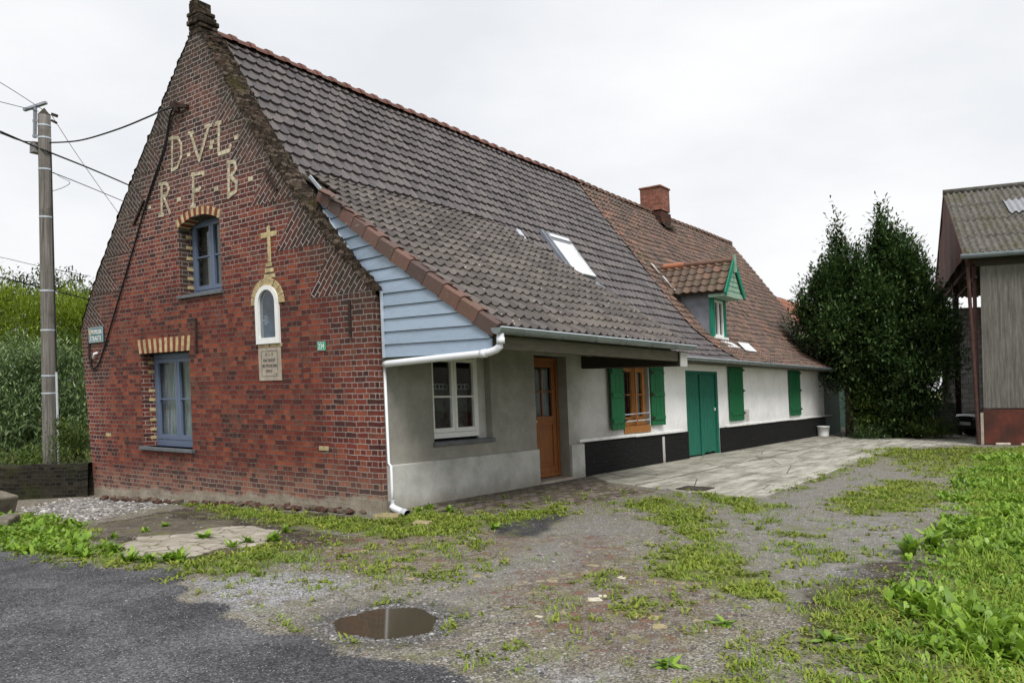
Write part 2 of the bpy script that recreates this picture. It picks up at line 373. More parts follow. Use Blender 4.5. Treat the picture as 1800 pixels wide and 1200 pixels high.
MT['beamgrey'] = wood('grey_timber', (.10, .09, .065), .8, .4, (1.5, 14, 14))
MT['iron'] = simple('rusty_iron', (.035, .02, .016), .8, .3, var=.5, sc=20, bs=.4)
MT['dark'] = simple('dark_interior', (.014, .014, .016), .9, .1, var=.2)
MT['black_rubber'] = simple('black_cable', (.012, .012, .013), .6, .3, var=.2)
MT['glass'] = glass_mat('window_glass')
MT['curtain'] = None
def _curt():
    m = Mat('lace_curtain', .9, .1); v = m.map(m.pos(), (30, 30, 1.2)); n = m.noise(1.4, 5, .6, v)
    return m.out(m.ramp(n, [(.32, (.24, .27, .33)), (.5, (.52, .55, .60)), (.7, (.86, .88, .92))]))
MT['curtain'] = _curt()
MT['stone'] = simple('grey_stone', (.36, .315, .26), .85, .2, var=.22, sc=8, bs=.4)
MT['sill'] = simple('slate_sill', (.11, .12, .13), .5, .4, var=.25)
MT['incise'] = simple('incised_lines', (.05, .045, .045), .9, .1)
MT['roof_main'] = tile_mat('brown_grey_tiles', [(.12, (.054, .047, .050)), (.5, (.084, .073, .075)), (.9, (.118, .102, .100))], .4, spec=.45, rough=.5)
MT['roof_porch'] = tile_mat('lichen_brown_tiles', [(.12, (.060, .051, .048)), (.5, (.094, .081, .075)), (.9, (.138, .118, .106))], .75, moss=.25)
MT['roof_old'] = tile_mat('old_orange_tiles', [(.1, (.066, .050, .043)), (.45, (.108, .074, .059)), (.75, (.152, .090, .068)), (1., (.24, .122, .085))], .45, lichc=(.20, .175, .14), moss=.5)
MT['roof_dormer'] = tile_mat('weathered_dormer_tiles', [(.1, (.07, .05, .036)), (.6, (.13, .085, .06)), (1., (.19, .10, .065))], .4, lichc=(.2, .17, .13), moss=.6)
MT['ridge'] = tile_mat('terracotta_ridge', [(.1, (.115, .055, .044)), (.9, (.18, .078, .058))], .35, moss=.2)
MT['ridge_old'] = tile_mat('mossy_ridge', [(.1, (.10, .06, .045)), (.9, (.16, .085, .06))], .6, moss=.6)
MT['verge'] = tile_mat('red_brown_verge', [(.1, (.07, .047, .042)), (.5, (.105, .064, .054)), (.9, (.155, .080, .062))], .6, moss=.3)
# ------------------------------------------------------------------ world, sun, camera
w = bpy.data.worlds.new('World'); scene.world = w; w.use_nodes = True; nt = w.node_tree
bg = nt.nodes['Background']; sk = nt.nodes.new('ShaderNodeTexSky'); sk.sky_type = 'NISHITA'; sk.sun_disc = False
SUN_EL, SUN_AZ = math.radians(52), math.radians(222)      # azimuth clockwise from +Y
sk.sun_elevation = SUN_EL; sk.sun_rotation = SUN_AZ; sk.air_density = 1.; sk.dust_density = 4.
tc = nt.nodes.new('ShaderNodeTexCoord'); mp = nt.nodes.new('ShaderNodeMapping'); mp.inputs['Scale'].default_value = (1, 1, 2.6)
nz = nt.nodes.new('ShaderNodeTexNoise'); nz.inputs['Scale'].default_value = 2.1; nz.inputs['Detail'].default_value = 6; nz.inputs['Roughness'].default_value = .5
cr = nt.nodes.new('ShaderNodeValToRGB'); cr.color_ramp.elements[0].position = .32; cr.color_ramp.elements[0].color = (7.2, 7.38, 7.68, 1)
cr.color_ramp.elements[1].position = .62; cr.color_ramp.elements[1].color = (8.75, 8.8, 8.9, 1)
mxw = nt.nodes.new('ShaderNodeMix'); mxw.data_type = 'RGBA'; mxw.inputs[0].default_value = .95
for a, b in ((tc.outputs['Generated'], mp.inputs[0]), (mp.outputs[0], nz.inputs[0]), (nz.outputs[0], cr.inputs[0]), (sk.outputs[0], mxw.inputs[6]), (cr.outputs[0], mxw.inputs[7]), (mxw.outputs[2], bg.inputs[0])):
    nt.links.new(a, b)
bg.inputs[1].default_value = .118
sl = bpy.data.lights.new('sun', 'SUN'); sl.energy = 3.1; sl.angle = math.radians(24); sl.color = (1, .97, .93)
so = bpy.data.objects.new('sun', sl); COL.objects.link(so)
sd = Vector((math.sin(SUN_AZ)*math.cos(SUN_EL), math.cos(SUN_AZ)*math.cos(SUN_EL), math.sin(SUN_EL)))
so.rotation_euler = sd.to_track_quat('Z', 'Y').to_euler(); so.location = (0, 0, 30)
cd = bpy.data.cameras.new('camera'); co = bpy.data.objects.new('camera', cd); COL.objects.link(co); scene.camera = co
cd.sensor_width = 36; cd.lens = 36*F/1800; cd.shift_y = (CY-600)/1800; cd.clip_end = 3000; cd.clip_start = .05
R = Matrix((tuple(M[:, 0]), tuple(-M[:, 1]), tuple(-M[:, 2]))).transposed()
co.matrix_world = Matrix.Translation(CAM) @ R.to_4x4()
scene.cycles.max_bounces = 6; scene.cycles.diffuse_bounces = 3; scene.cycles.glossy_bounces = 3; scene.cycles.adaptive_threshold = .02
scene.view_settings.view_transform = 'Standard'; scene.view_settings.look = 'None'; scene.view_settings.exposure = 0
# ------------------------------------------------------------------ HOUSE
house = thing('farmhouse', (0, 0, 0), 'old brick gabled farmhouse with long tiled roof, porch eave and white lime-washed wing', 'house')
LEN = 23.4
gm = lambda a, z, d: (d, a, z)          # on the gable
fm = lambda a, z, d: (a, d, z)          # on the long front
RAKE_R = [(-.05, 2.88), (.56, 3.42), (1.56, 4.45), (2.45, 5.52), (3.45, 6.98), (3.74, 7.40)]
RAKE_L = [(8.3, 2.83), (7.67, 3.69), (6.13, 5.38), (4.89, 6.62), (4.09, 7.42)]
def lerp_poly(P, t):
    n = len(P)-1; k = min(int(t*n), n-1); f = t*n-k
    return (P[k][0]+(P[k+1][0]-P[k][0])*f, P[k][1]+(P[k+1][1]-P[k][1])*f)
def at_z(P, z):
    if z <= P[0][1]: return P[0][0]
    for a, b in zip(P, P[1:]):
        if z <= b[1]: return a[0]+(b[0]-a[0])*(z-a[1])/(b[1]-a[1])
    return P[-1][0]
out = []
zz = -.6
while zz < 2.8: out.append((0.+random.uniform(-.006, .006), zz)); zz += .075
k = 0
while zz < 7.38:
    out.append((at_z(RAKE_R, zz)+(.006 if k % 2 else -.006), zz)); zz += .075; k += 1
out += [(3.76, 7.42), (4.08, 7.42)]
zz = 7.36; k = 0
while zz > 2.83:
    out.append((at_z(RAKE_L, zz)+(.02 if k % 2 else -.012), zz)); zz -= .05 if k % 2 else .09; k += 1
zz = 2.8
while zz > -.65: out.append((8.27-.30*(2.8-zz)/3.2+random.uniform(-.007, .007), zz)); zz -= .075
def arch(a0, a1, z0, zs, rise, n=10):
    "opening outline, jambs to zs, segmental/round head of given rise"
    c = (a0+a1)/2; h = (a1-a0)/2; pts = [(a0, z0), (a1, z0)]
    for i in range(n+1):
        t = math.pi*i/n; pts.append((c+h*math.cos(t), zs+rise*math.sin(t)))
    return pts
UW = (3.44, 4.64, 3.22, 4.33, .15); LW = (4.46, 6.04, .66, 2.30, .0); NI = (2.03, 2.52, 2.33, 2.92, .24)
holes = [arch(*UW), [(LW[0], LW[2]), (LW[1], LW[2]), (LW[1], LW[3]), (LW[0], LW[3])], arch(*NI, n=14)]
depths = [.25, .25, .06]
def inpoly(p, P):
    x, y = p; c = False; j = len(P)-1
    for i in range(len(P)):
        if (P[i][1] > y) != (P[j][1] > y) and x < (P[j][0]-P[i][0])*(y-P[i][1])/(P[j][1]-P[i][1])+P[i][0]: c = not c
        j = i
    return c
def holed_wall(mb, outline, holes, mp, depths, mi=0):
    pts = list(outline); faces = [list(range(len(outline)))]
    for h in holes:
        faces.append(list(range(len(pts), len(pts)+len(h)))); pts += h
    v, e, f, *_ = delaunay_2d_cdt([Vector(p) for p in pts], [], faces, 0, 1e-5)
    fs = []
    for t in f:
        c = (sum(v[i].x for i in t)/len(t), sum(v[i].y for i in t)/len(t))
        if inpoly(c, outline) and not any(inpoly(c, h) for h in holes): fs.append(tuple(t))
    mb.add([mp(p.x, p.y, 0) for p in v], fs, mi)
    for h, d in zip(holes, depths):
        n = len(h); vs = [mp(a, z, 0) for a, z in h]+[mp(a, z, d) for a, z in h]
        mb.add(vs, [(i, (i+1) % n, (i+1) % n+n, i+n) for i in range(n)], mi)
mb = MB(); holed_wall(mb, out, holes, gm, depths)
# herringbone brick wedges let in along both rakes (2 mm proud)
def wedge(pts, ang, i):
    c, s_ = math.cos(ang), math.sin(ang)
    mb.add([gm(a, z, -.003-.0002*i) for a, z in pts], [(0, 1, 2)], 0, None, [(a*c+z*s_+40*0, -a*s_+z*c) for a, z in pts])
mb2 = MB()
def wedges(P, side, zs):
    for i, (z0, z1) in enumerate(zs):
        a0, a1 = at_z(P, z0), at_z(P, z1); zb = z0
        zin = z0+.02
        p = [(a0+side*.04, z0), (a1+side*.03, z1), (a0+side*(abs(a1-a0)*.9+.62), z0+.0)]
        ang = math.atan2(z1-z0, (a1-a0)); dirv = ang+math.pi/2
        c, s_ = math.cos(dirv), math.sin(dirv)
        def uvf(a, z):     # keep true position for the weathering, rotate only the coursing via a second mesh
            return (a*c+z*s_, -a*s_+z*c)
        mb2.add([gm(a, z, -.004) for a, z in p], [(0, 1, 2)], 0, None, [uvf(a, z) for a, z in p])
wedges(RAKE_R, 1, [(2.92, 3.62), (3.66, 4.36), (4.40, 5.05), (5.10, 5.75), (5.80, 6.35)])
wedges(RAKE_L, -1, [(2.86, 3.46), (3.5, 4.1), (4.15, 4.75), (4.8, 5.4), (5.45, 6.0), (6.05, 6.5)])
mb.add([(.001, -.004, -.5), (.105, -.004, -.5), (.105, -.004, 2.87), (.001, -.004, 2.87), (.105, .3, -.5), (.105, .3, 2.87)], [(0, 1, 2, 3), (1, 4, 5, 2)], 0, .5, [(-.105+.11, -.5), (.11, -.5), (.11, 2.87), (.005, 2.87), (.3, -.5), (.3, 2.87)])
gw = mb.build('gable_wall', MT['brick'], house, shear)
MT['wedge'] = gable_brick('wedge_brick', True, 0., [(0., (.03, .022, .02)), (.4, (.075, .032, .027)), (1., (.17, .05, .036))], ((.30, .25, .22), (.68, .60, .56)), 1., 'pos')
build_each(mb2, 'brick_wedge', MT['wedge'], house, shear)
# back of the gable parapet, left and back walls so that the house is closed
mb = MB(); 
mb.poly([(0.42, y, z) for y, z in out][::-1]); mb.box(.42, LEN, 7.6, 8.0, -.5, 2.7); mb.box(LEN-.3, LEN, .02, 7.6, -.3, 2.6)
mb.build('rear_wall', MT['render'], house, shear)
mb = MB(); mb.poly([(LEN-.05, 0., 2.2), (LEN-.05, 8., 2.4), (LEN-.05, 4., 7.5)]); mb.build('end_gable', MT['render'], house, shear)
def xv(y): return .10+.14*min(1.3, max(0., y))
YV = 1.28
# coping on the rakes
def coping(P, name, w=.42, flip=1, lift=.012):
    mb = MB(); n = 110; m_ = 9; vs = []; fs = []
    rr = np.random.RandomState(3)
    for i in range(n+1):
        a, z = lerp_poly(P, i/n); a2, z2 = lerp_poly(P, min(1, i/n+.01)); a1, z1 = lerp_poly(P, max(0, i/n-.01))
        tx, tz = a2-a1, z2-z1; L = math.hypot(tx, tz); nx, nz_ = -tz/L*flip, tx/L*flip
        step = .018*((i // 2) % 2)
        ww = w if flip < 0 else (xv(a)+.03+(w-xv(a)-.03)*min(1., max(0., (a-1.22)/.25)))
        for j in range(m_+1):
            f = j/m_; h = lift+step+rr.uniform(-.022, .028)+.05*math.sin(math.pi*f)
            if j in (0,): h -= .03
            vs.append((-.02+f*ww+rr.uniform(-.008, .008), a+nx*h, z+nz_*h))
    for i in range(n):
        for j in range(m_):
            fs.append((i*(m_+1)+j, i*(m_+1)+j+1, (i+1)*(m_+1)+j+1, (i+1)*(m_+1)+j))
    mb.add(vs, fs)
    # outer hanging edges down to the tiles
    b = [i*(m_+1)+m_ for i in range(n+1)]
    vs2 = [vs[q] for q in b]+[(vs[q][0], vs[q][1]+.02*flip, vs[q][2]-.4) for q in b]
    mb.add(vs2, [(i, i+1, i+1+len(b), i+len(b)) for i in range(n)])
    return mb.build(name, MT['coping'], house, shear)
coping(RAKE_R, 'coping'); coping(RAKE_L, 'coping', flip=-1)
# finial
mb = MB()
def lump(a0, a1, z0, z1, d0, d1, j=.012):
    n = 3; vs = []; rr = random
    mb.boxm(gm, a0, a1, z0, z1, d0, d1)
for q in ((3.76, 4.085, 7.40, 7.49, -.012, .34), (3.74, 4.075, 7.49, 7.56, -.016, .31), (3.72, 4.09, 7.56, 7.64, -.045, .33), (3.745, 4.07, 7.64, 7.70, -.03, .30), (3.73, 4.085, 7.70, 7.765, -.04, .27), (3.79, 4.03, 7.765, 7.93, -.025, .235), (3.86, 4.02, 7.93, 7.965, -.02, .12)): lump(*q)
fo = mb.build('finial', MT['finial'], house, shear, bevel=.018)
# --- pale brick letters, cross
def stroke(mb, pts, wdt, d=-.005, mp=gm):
    for a, b in zip(pts, pts[1:]):
        a, b = np.array(a), np.array(b); t = b-a; L = np.linalg.norm(t); t = t/L; nn = np.array([-t[1], t[0]])*wdt/2
        a = a-t*wdt*.25; b = b+t*wdt*.25
        q = [a-nn, b-nn, b+nn, a+nn]
        mb.prism([mp(p[0], p[1], d) for p in q], Vector(mp(0, 0, -.006))-Vector(mp(0, 0, 0)))
        d -= .0006
S7 = 1309/240.
def L7(a, b): p = gab(250+a/S7, 180+b/S7); return (p[1], p[2])
LET = {
 'D': [[(292, 345), (288, 655)], [(262, 355), (292, 345), (345, 340), (380, 405), (380, 520), (340, 625), (288, 655)]],
 'V': [[(445, 300), (495, 292)], [(468, 300), (550, 560)], [(645, 228), (550, 560)], [(612, 235), (672, 218)]],
 'L': [[(738, 200), (737, 498), (840, 462), (853, 410)], [(712, 208), (757, 196)]],
 'R': [[(190, 778), (190, 1080)], [(165, 788), (235, 775), (262, 830), (240, 890), (195, 905)], [(215, 912), (272, 1065)], [(168, 1085), (212, 1078)]],
 'F': [[(492, 690), (492, 1008)], [(478, 695), (588, 672), (592, 705)], [(495, 852), (550, 842), (560, 818)], [(472, 1003), (514, 994)]],
 'B': [[(832, 578), (834, 905)], [(820, 578), (890, 570), (903, 640), (855, 715)], [(855, 715), (912, 770), (903, 850), (830, 908)]]}
for ch, st in LET.items():
    mb = MB()
    for q, s_ in enumerate(st): stroke(mb, [L7(*p) for p in s_], .060*random.uniform(.9, 1.1), -.003-.0021*q)
    tag(mb.build('brick_letter', MT['letter'], house, shear), 'pale brick letter %s set high in the gable' % ch)
mb = MB()
for p in [(450, 500), (672, 383), (662, 430), (905, 335), (70, 1005), (355, 935), (710, 830), (1040, 735)]:
    a, z = L7(*p); mb.boxm(gm, a-.05, a+.05, z-.035, z+.035, -.009, 0)
build_each(mb, 'letter_dot', MT['letter'], house, shear)
mb = MB()
mb.boxm(gm, 2.145, 2.215, 3.52, 4.06, -.012, 0); mb.boxm(gm, 1.99, 2.144, 3.89, 3.97, -.012, 0); mb.boxm(gm, 2.216, 2.37, 3.89, 3.97, -.012, 0)
for k, hw in enumerate((.07, .1, .13)): mb.boxm(gm, 2.2-hw, 2.2+hw, 3.455-.085*k, 3.515-.085*k, -.012, 0)
mb.build('brick_cross', MT['yellow'], house, shear, bevel=.006)
# --- window builder
def quad(mb, mp, a0, a1, z0, z1, d): mb.add([mp(a0, z0, d), mp(a1, z0, d), mp(a1, z1, d), mp(a0, z1, d)], [(0, 1, 2, 3)])
MT['voile'] = simple('grey_voile', (.22, .23, .225), .9, .1, var=.45, sc=9)
def window(mp, a0, a1, z0, z1, d, leaves, bars, fm_, fw=.06, curtain=None, cd_=.1, sill=None, arch_=0., back=True, xf=shear, parent=house, sash=.05, label=None):
    mb = MB()
    mb.boxm(mp, a0, a0+fw, z0, z1, d, d+.07); mb.boxm(mp, a1-fw, a1, z0, z1, d, d+.07)
    mb.boxm(mp, a0+fw, a1-fw, z1-fw, z1, d, d+.07); mb.boxm(mp, a0+fw, a1-fw, z0, z0+fw*1.3, d-.012, d+.07)
    w_ = (a1-a0-2*fw)/leaves
    for i in range(leaves):
        b0, b1, y0, y1 = a0+fw+i*w_+.004, a0+fw+(i+1)*w_-.004, z0+fw*1.3+.004, z1-fw-.004
        e = .012
        mb.boxm(mp, b0, b0+sash, y0, y1, d+e-.03, d+e+.03); mb.boxm(mp, b1-sash, b1, y0, y1, d+e-.03, d+e+.03)
        mb.boxm(mp, b0+sash, b1-sash, y1-sash, y1, d+e-.03, d+e+.03); mb.boxm(mp, b0+sash, b1-sash, y0, y0+sash*1.2, d+e-.03, d+e+.03)
        for f in bars: zb = y0+(y1-y0)*f; mb.boxm(mp, b0+sash, b1-sash, zb-.014, zb+.014, d+e-.015, d+e+.02)
    o = mb.build('window', fm_, parent, xf, bevel=.004)
    if label: tag(o, label)
    mb = MB(); quad(mb, mp, a0+fw, a1-fw, z0+fw, z1-fw, d+.022); mb.build('pane', MT['glass'], o, xf)
    if curtain:
        mb = MB(); 
        for c0, c1, y0, y1 in curtain:
            n = 40; vs = []
            for i in range(n+1):
                a = c0+(c1-c0)*i/n; q = cd_+.022*math.sin(i*1.7)+.008*math.sin(i*4.1)
                vs += [mp(a, y0, d+q), mp(a, y1, d+q)]
            mb.add(vs, [(2*i, 2*i+2, 2*i+3, 2*i+1) for i in range(n)])
        build_each(mb, 'curtain', MT['voile'] if cd_ > .15 else MT['curtain'], o, xf, smooth=True)
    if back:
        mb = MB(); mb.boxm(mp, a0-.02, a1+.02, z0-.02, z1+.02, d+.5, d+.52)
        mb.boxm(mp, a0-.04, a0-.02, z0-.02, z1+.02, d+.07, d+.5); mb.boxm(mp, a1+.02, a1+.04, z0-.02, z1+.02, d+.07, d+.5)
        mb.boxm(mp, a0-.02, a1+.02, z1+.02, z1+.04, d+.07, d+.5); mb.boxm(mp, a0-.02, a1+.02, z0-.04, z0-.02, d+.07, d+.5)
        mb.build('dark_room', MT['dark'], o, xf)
    if sill:
        mb = MB(); mb.boxm(mp, *sill); mb.build('sill', MT['sill'], o, xf, bevel=.006)
    return o
window(gm, 3.44, 4.64, 3.22, 4.50, .24, 2, [.5], MT['bluegrey'], .07, sill=(3.40, 4.70, 3.165, 3.22, -.05, .24), sash=.06, label='upper blue grey gable window in its arched brick opening')
window(gm, 4.46, 6.04, .66, 2.30, .24, 2, [.5], MT['bluegrey'], .09, curtain=[(4.5, 5.98, .72, 2.22)], sill=(4.40, 6.10, .60, .66, -.06, .24), sash=.07, label='lower blue grey gable window with lace curtain')
# brick arch heads: alternating yellow and red voussoirs
def voussoirs(a0, a1, zs, rise, hgt, n, name, flat=False):
    mb = MB(); c = (a0+a1)/2; h = (a1-a0)/2
    if not flat: Rr = (h*h+rise*rise)/(2*rise); zc = zs+rise-Rr; th = math.asin(h/Rr)
    for i in range(n):
        f0, f1 = i/n+.06/n, (i+1)/n-.06/n
        if flat:
            b0, b1 = a0+(a1-a0)*f0, a0+(a1-a0)*f1; q = [(b0, zs), (b1, zs), (b1+(b1-c)*.06, zs+hgt), (b0+(b0-c)*.06, zs+hgt)]
        else:
            t0, t1 = th*(2*f0-1), th*(2*f1-1)
            q = [(c+Rr*math.sin(t0), zc+Rr*math.cos(t0)), (c+Rr*math.sin(t1), zc+Rr*math.cos(t1)), (c+(Rr+hgt)*math.sin(t1), zc+(Rr+hgt)*math.cos(t1)), (c+(Rr+hgt)*math.sin(t0), zc+(Rr+hgt)*math.cos(t0))]
        mb.prism([gm(a, z, .2) for a, z in q], (-.212, 0, 0), i % 2)
    return mb.build(name, [MT['yellow'], MT['redbrick']], house, shear, bevel=.004)
voussoirs(3.44, 4.64, 4.35, .14, .13, 17, 'brick_arch'); voussoirs(4.44, 6.06, 2.30, 0, .25, 19, 'brick_lintel', True)
# soft corbels / yellow quoins in the left reveals
mb = MB()
for z in (.78, .93, 1.1, 1.28, 1.46, 1.62, 1.96, 2.12): mb.box(.13, .238, 6.028, 6.045, z, z+.055)
for z in (3.35, 3.5, 3.66, 3.84, 4.02, 4.2): mb.box(.13, .238, 4.628, 4.645, z, z+.055)
build_each(mb, 'yellow_quoin', MT['yellow'], house, shear)
mb = MB()
for a, z in ((7.32, .83), (1.12, .80)): mb.boxm(gm, a-.1, a+.1, z-.03, z+.03, -.006, .0)
build_each(mb, 'yellow_brick', MT['yellow'], house, shear)
# shrine niche
mb = MB(); no = arch(1.995, 2.555, 2.315, 2.92, .265, 18); ni = arch(2.075, 2.475, 2.405, 2.92, .20, 18)
n = len(no); vs = [gm(a, z, -.035) for a, z in no]+[gm(a, z, -.035) for a, z in ni]+[gm(a, z, .05) for a, z in no]+[gm(a, z, .05) for a, z in ni]
mb.add(vs, [(i, (i+1) % n, (i+1) % n+n, i+n) for i in range(n)]+[(i, i+2*n, (i+1) % n+2*n, (i+1) % n) for i in range(n)]+[(i+n, (i+1) % n+n, (i+1) % n+3*n, i+3*n) for i in range(n)])
nw = mb.build('shrine_window', MT['white'], house, shear); tag(nw, 'white arched shrine window')
mb = MB(); mb.poly([gm(a, z, .0) for a, z in ni]); mb.build('pane', MT['glass'], nw, shear)
MT['shrine_blue'] = simple('faded_blue_niche', (.32, .48, .74), .8, .2, var=.5, sc=5)
mb = MB(); mb.poly([gm(a, z, .3) for a, z in arch(2.0, 2.55, 2.3, 2.92, .27, 14)]); 
b2 = arch(2.0, 2.55, 2.3, 2.92, .27, 14); n = len(b2)
mb.add([gm(a, z, .051) for a, z in b2]+[gm(a, z, .3) for a, z in b2], [(i, (i+1) % n, (i+1) % n+n, i+n) for i in range(n)]); mb.build('niche_lining', MT['shrine_blue'], nw, shear)
# statuette with flowers inside the shrine
MT['plaster'] = simple('plaster_statue', (.42, .30, .27), .7, .2, var=.4, sc=25)
mb = MB(); prof = [(.10, 2.41), (.085, 2.5), (.09, 2.6), (.075, 2.7), (.06, 2.78), (.03, 2.8), (.038, 2.84), (.03, 2.88), (.004, 2.905)]
vs = []; fs = []
for r_, z in prof: vs += [(.16+r_*.8*math.cos(t), 2.22+r_*math.sin(t), z) for t in [k*math.pi/6 for k in range(12)]]
for i in range(len(prof)-1): fs += [(i*12+j, i*12+(j+1) % 12, (i+1)*12+(j+1) % 12, (i+1)*12+j) for j in range(12)]
mb.add(vs, fs); mb.build('statuette', MT['plaster'], nw, shear, smooth=True)
mb = MB()
for k in range(7):
    t = k*math.pi*2/7; mb.add([(.06, 2.4, 2.68), (.05, 2.4+.055*math.cos(t-.15), 2.68+.07*math.sin(t-.15)), (.045, 2.4+.075*math.cos(t), 2.68+.09*math.sin(t)), (.05, 2.4+.055*math.cos(t+.15), 2.68+.07*math.sin(t+.15))], [(0, 1, 2, 3)])
mb.build('white_flower', MT['white'], nw, shear)
mb = MB()
for i in range(9):
    t0, t1 = math.pi*(i+.04)/9, math.pi*(i+.96)/9; c, zs = 2.275, 2.9
    q = [(c+r_*math.cos(t)*1.0, zs+r_*math.sin(t)*.98) for r_, t in ((.285, t0), (.285, t1), (.41, t1), (.41, t0))]
    mb.prism([gm(a, z, .03) for a, z in q], (-.044-.004*(i % 3), 0, 0))
for a in (2.03, 2.18, 2.34, 2.47): mb.boxm(gm, a-.07, a+.07, 2.262, 2.313, -.012, .0)
MT['yellow_old'] = simple('weathered_yellow_brick', (.40, .32, .18), .9, .15, var=.5, sc=9, bs=.6, dirt=.5)
build_each(mb, 'shrine_voussoir', MT['yellow_old'], house, shear, bevel=.006)
mb = MB(); mb.boxm(gm, 2.0, 2.54, 1.765, 2.258, -.014, 0); pq = mb.build('stone_plaque', MT['stone'], house, shear, bevel=.003)
def text_mesh(s, width, height, mp, a_left, zb, d, mat, name, parent, xf=shear, sgn=-1):
    c = bpy.data.curves.new('t', 'FONT'); c.body = s; c.size = 1; c.extrude = .01
    o = bpy.data.objects.new('t', c); COL.objects.link(o); dg = bpy.context.evaluated_depsgraph_get(); dg.update()
    me = bpy.data.meshes.new_from_object(o.evaluated_get(dg)); bpy.data.objects.remove(o)
    xs = [v.co.x for v in me.vertices]; ys = [v.co.y for v in me.vertices]; x0, x1, y0, y1 = min(xs), max(xs), min(ys), max(ys)
    mb = MB(); vs = [mp(a_left+sgn*(v.co.x-x0)/(x1-x0)*width, zb+(v.co.y-y0)/(y1-y0)*height, d-v.co.z*.15) for v in me.vertices]
    mb.add(vs, [tuple(p.vertices) for p in me.polygons]); return mb.build(name, mat, parent, xf)
for s, wd, a, z in (('O. L. V', .19, 2.365, 2.135), ('VAN TROOST', .30, 2.425, 2.045), ('BID VOOR ONS', .34, 2.44, 1.965), ('1947', .15, 2.36, 1.885)):
    text_mesh(s, wd, .045, gm, a, z, -.0155, MT['incise'], 'inscription', pq)
mb = MB()
for a0, a1, z0, z1 in ((2.075, 2.465, 2.203, 2.208), (2.075, 2.465, 1.83, 1.835), (2.075, 2.08, 1.836, 2.202), (2.46, 2.465, 1.836, 2.202), (2.105, 2.125, 1.85, 1.875)): mb.boxm(gm, a0, a1, z0, z1, -.0165, -.0145)
mb.build('inscription_border', MT['incise'], pq, shear)
# iron wall anchors
def gp(u, v, x=-.02): p = gab(u, v, x); return (p[0], p[1], p[2])
for a, b in (((344, 559), (345, 620)), ((614, 528), (616, 592)), ((156, 585), (157, 633)), ((466, 296), (486, 334)), ((253, 352), (234, 396))):
    mb = MB(); mb.bar(gp(*a), gp(*b), .035, .03, 0, (1, 0, 0)); mb.build('wall_anchor', MT['iron'], house, shear)
# --- long front wall
W1 = (1.06, 2.40, .85, 2.14); DO = (3.60, 4.60, -.05, 2.20); W2 = (6.62, 7.80, .80, 2.14); GD = (9.68, 11.60, -.05, 2.05); W3 = (12.3, 13.2, .8, 2.2); BD = (21.25, 23.36, -.05, 2.2)
rect = lambda r: [(r[0], r[2]), (r[1], r[2]), (r[1], r[3]), (r[0], r[3])]
mb = MB(); holed_wall(mb, [(0.106, -.3), (LEN, -.3), (LEN, 2.46), (5.45, 2.46), (5.4, 2.9), (0.106, 2.9)], [rect(W1), rect(DO), rect(W2), rect(GD), rect(BD)], fm, [.16, .3, .12, .1, .1])
mb.build('front_wall', MT['render'], house, shear)
mb = MB(); mb.box(.11, 3.592, -.055, .004, -.3, .605); mb.box(4.61, 5.045, -.05, .004, -.3, .62); build_each(mb, 'cement_plinth', MT['plinth'], house, shear, bevel=.012)
mb = MB(); mb.box(5.05, 9.67, -.035, .004, -.3, .635); mb.box(11.61, 21.24, -.035, .004, -.3, .64); build_each(mb, 'tarred_plinth', MT['black'], house, shear, bevel=.01)
mb = MB()
rr = random.Random(5); x = 4.85
while x < 21.2:
    x1 = x+rr.uniform(1.3, 2.7)
    if not (x1 > 9.6 and x < 11.65): mb.box(x, x1-.004, -.065-rr.uniform(0, .012), .004, .64+rr.uniform(-.004, .008), .695+rr.uniform(-.004, .008))
    x = x1
build_each(mb, 'limewashed_ledge', MT['whitewash'], house, shear, bevel=.012)
mb = MB(); mb.box(8.28, 8.38, -.045, -.03, .0, .58); mb.build('plinth_patch', MT['plinth'], house, shear)
mb = MB(); mb.box(13.3, 13.75, -.006, 0, .74, 1.05); mb.build('bare_cement_patch', MT['plinth'], house, shear)
window(fm, 1.06, 2.20, .90, 2.14, .1, 2, [.48], MT['white'], .06, curtain=[(1.12, 2.14, .95, 1.62)], cd_=.19, sill=(1.03, 2.42, .80, .86, -.045, .16), sash=.055, label='white double window of the grey rendered wall under the porch eave')
mb = MB(); mb.box(2.20, 2.40, .12, .16, .86, 2.14); mb.build('window_cheek', MT['plinth'], house, shear)
# half curtain with square drawn-thread holes
mb = MB()
for c0, c1 in ((1.17, 1.6), (1.66, 2.1)):
    nn = 5
    mb.box(c0, c1, .2, .204, 1.685, 1.70); mb.box(c0, c1, .2, .204, 1.61, 1.63)
    for i in range(nn+1): mb.box(c0+(c1-c0)*i/nn-.014, c0+(c1-c0)*i/nn+.014, .199, .2045, 1.63, 1.685)
mb.build('half_curtain', MT['curtain'], house, shear)
MT['ornament'] = simple('grey_glass_ornament', (.25, .27, .27), .3, .5, var=.5, sc=30)
mb = MB(); vs = []; fs = []
for i, (r_, z) in enumerate([(.10, .98), (.13, 1.02), (.12, 1.1), (.07, 1.16), (.09, 1.24), (.05, 1.34), (.01, 1.36)]): vs += [(1.86+r_*math.cos(t), .3+r_*math.sin(t), z) for t in [k*math.pi/5 for k in range(10)]]
for i in range(6): fs += [(i*10+j, i*10+(j+1) % 10, (i+1)*10+(j+1) % 10, (i+1)*10+j) for j in range(10)]
mb.add(vs, fs); mb.build('window_ornament', MT['ornament'], house, shear)
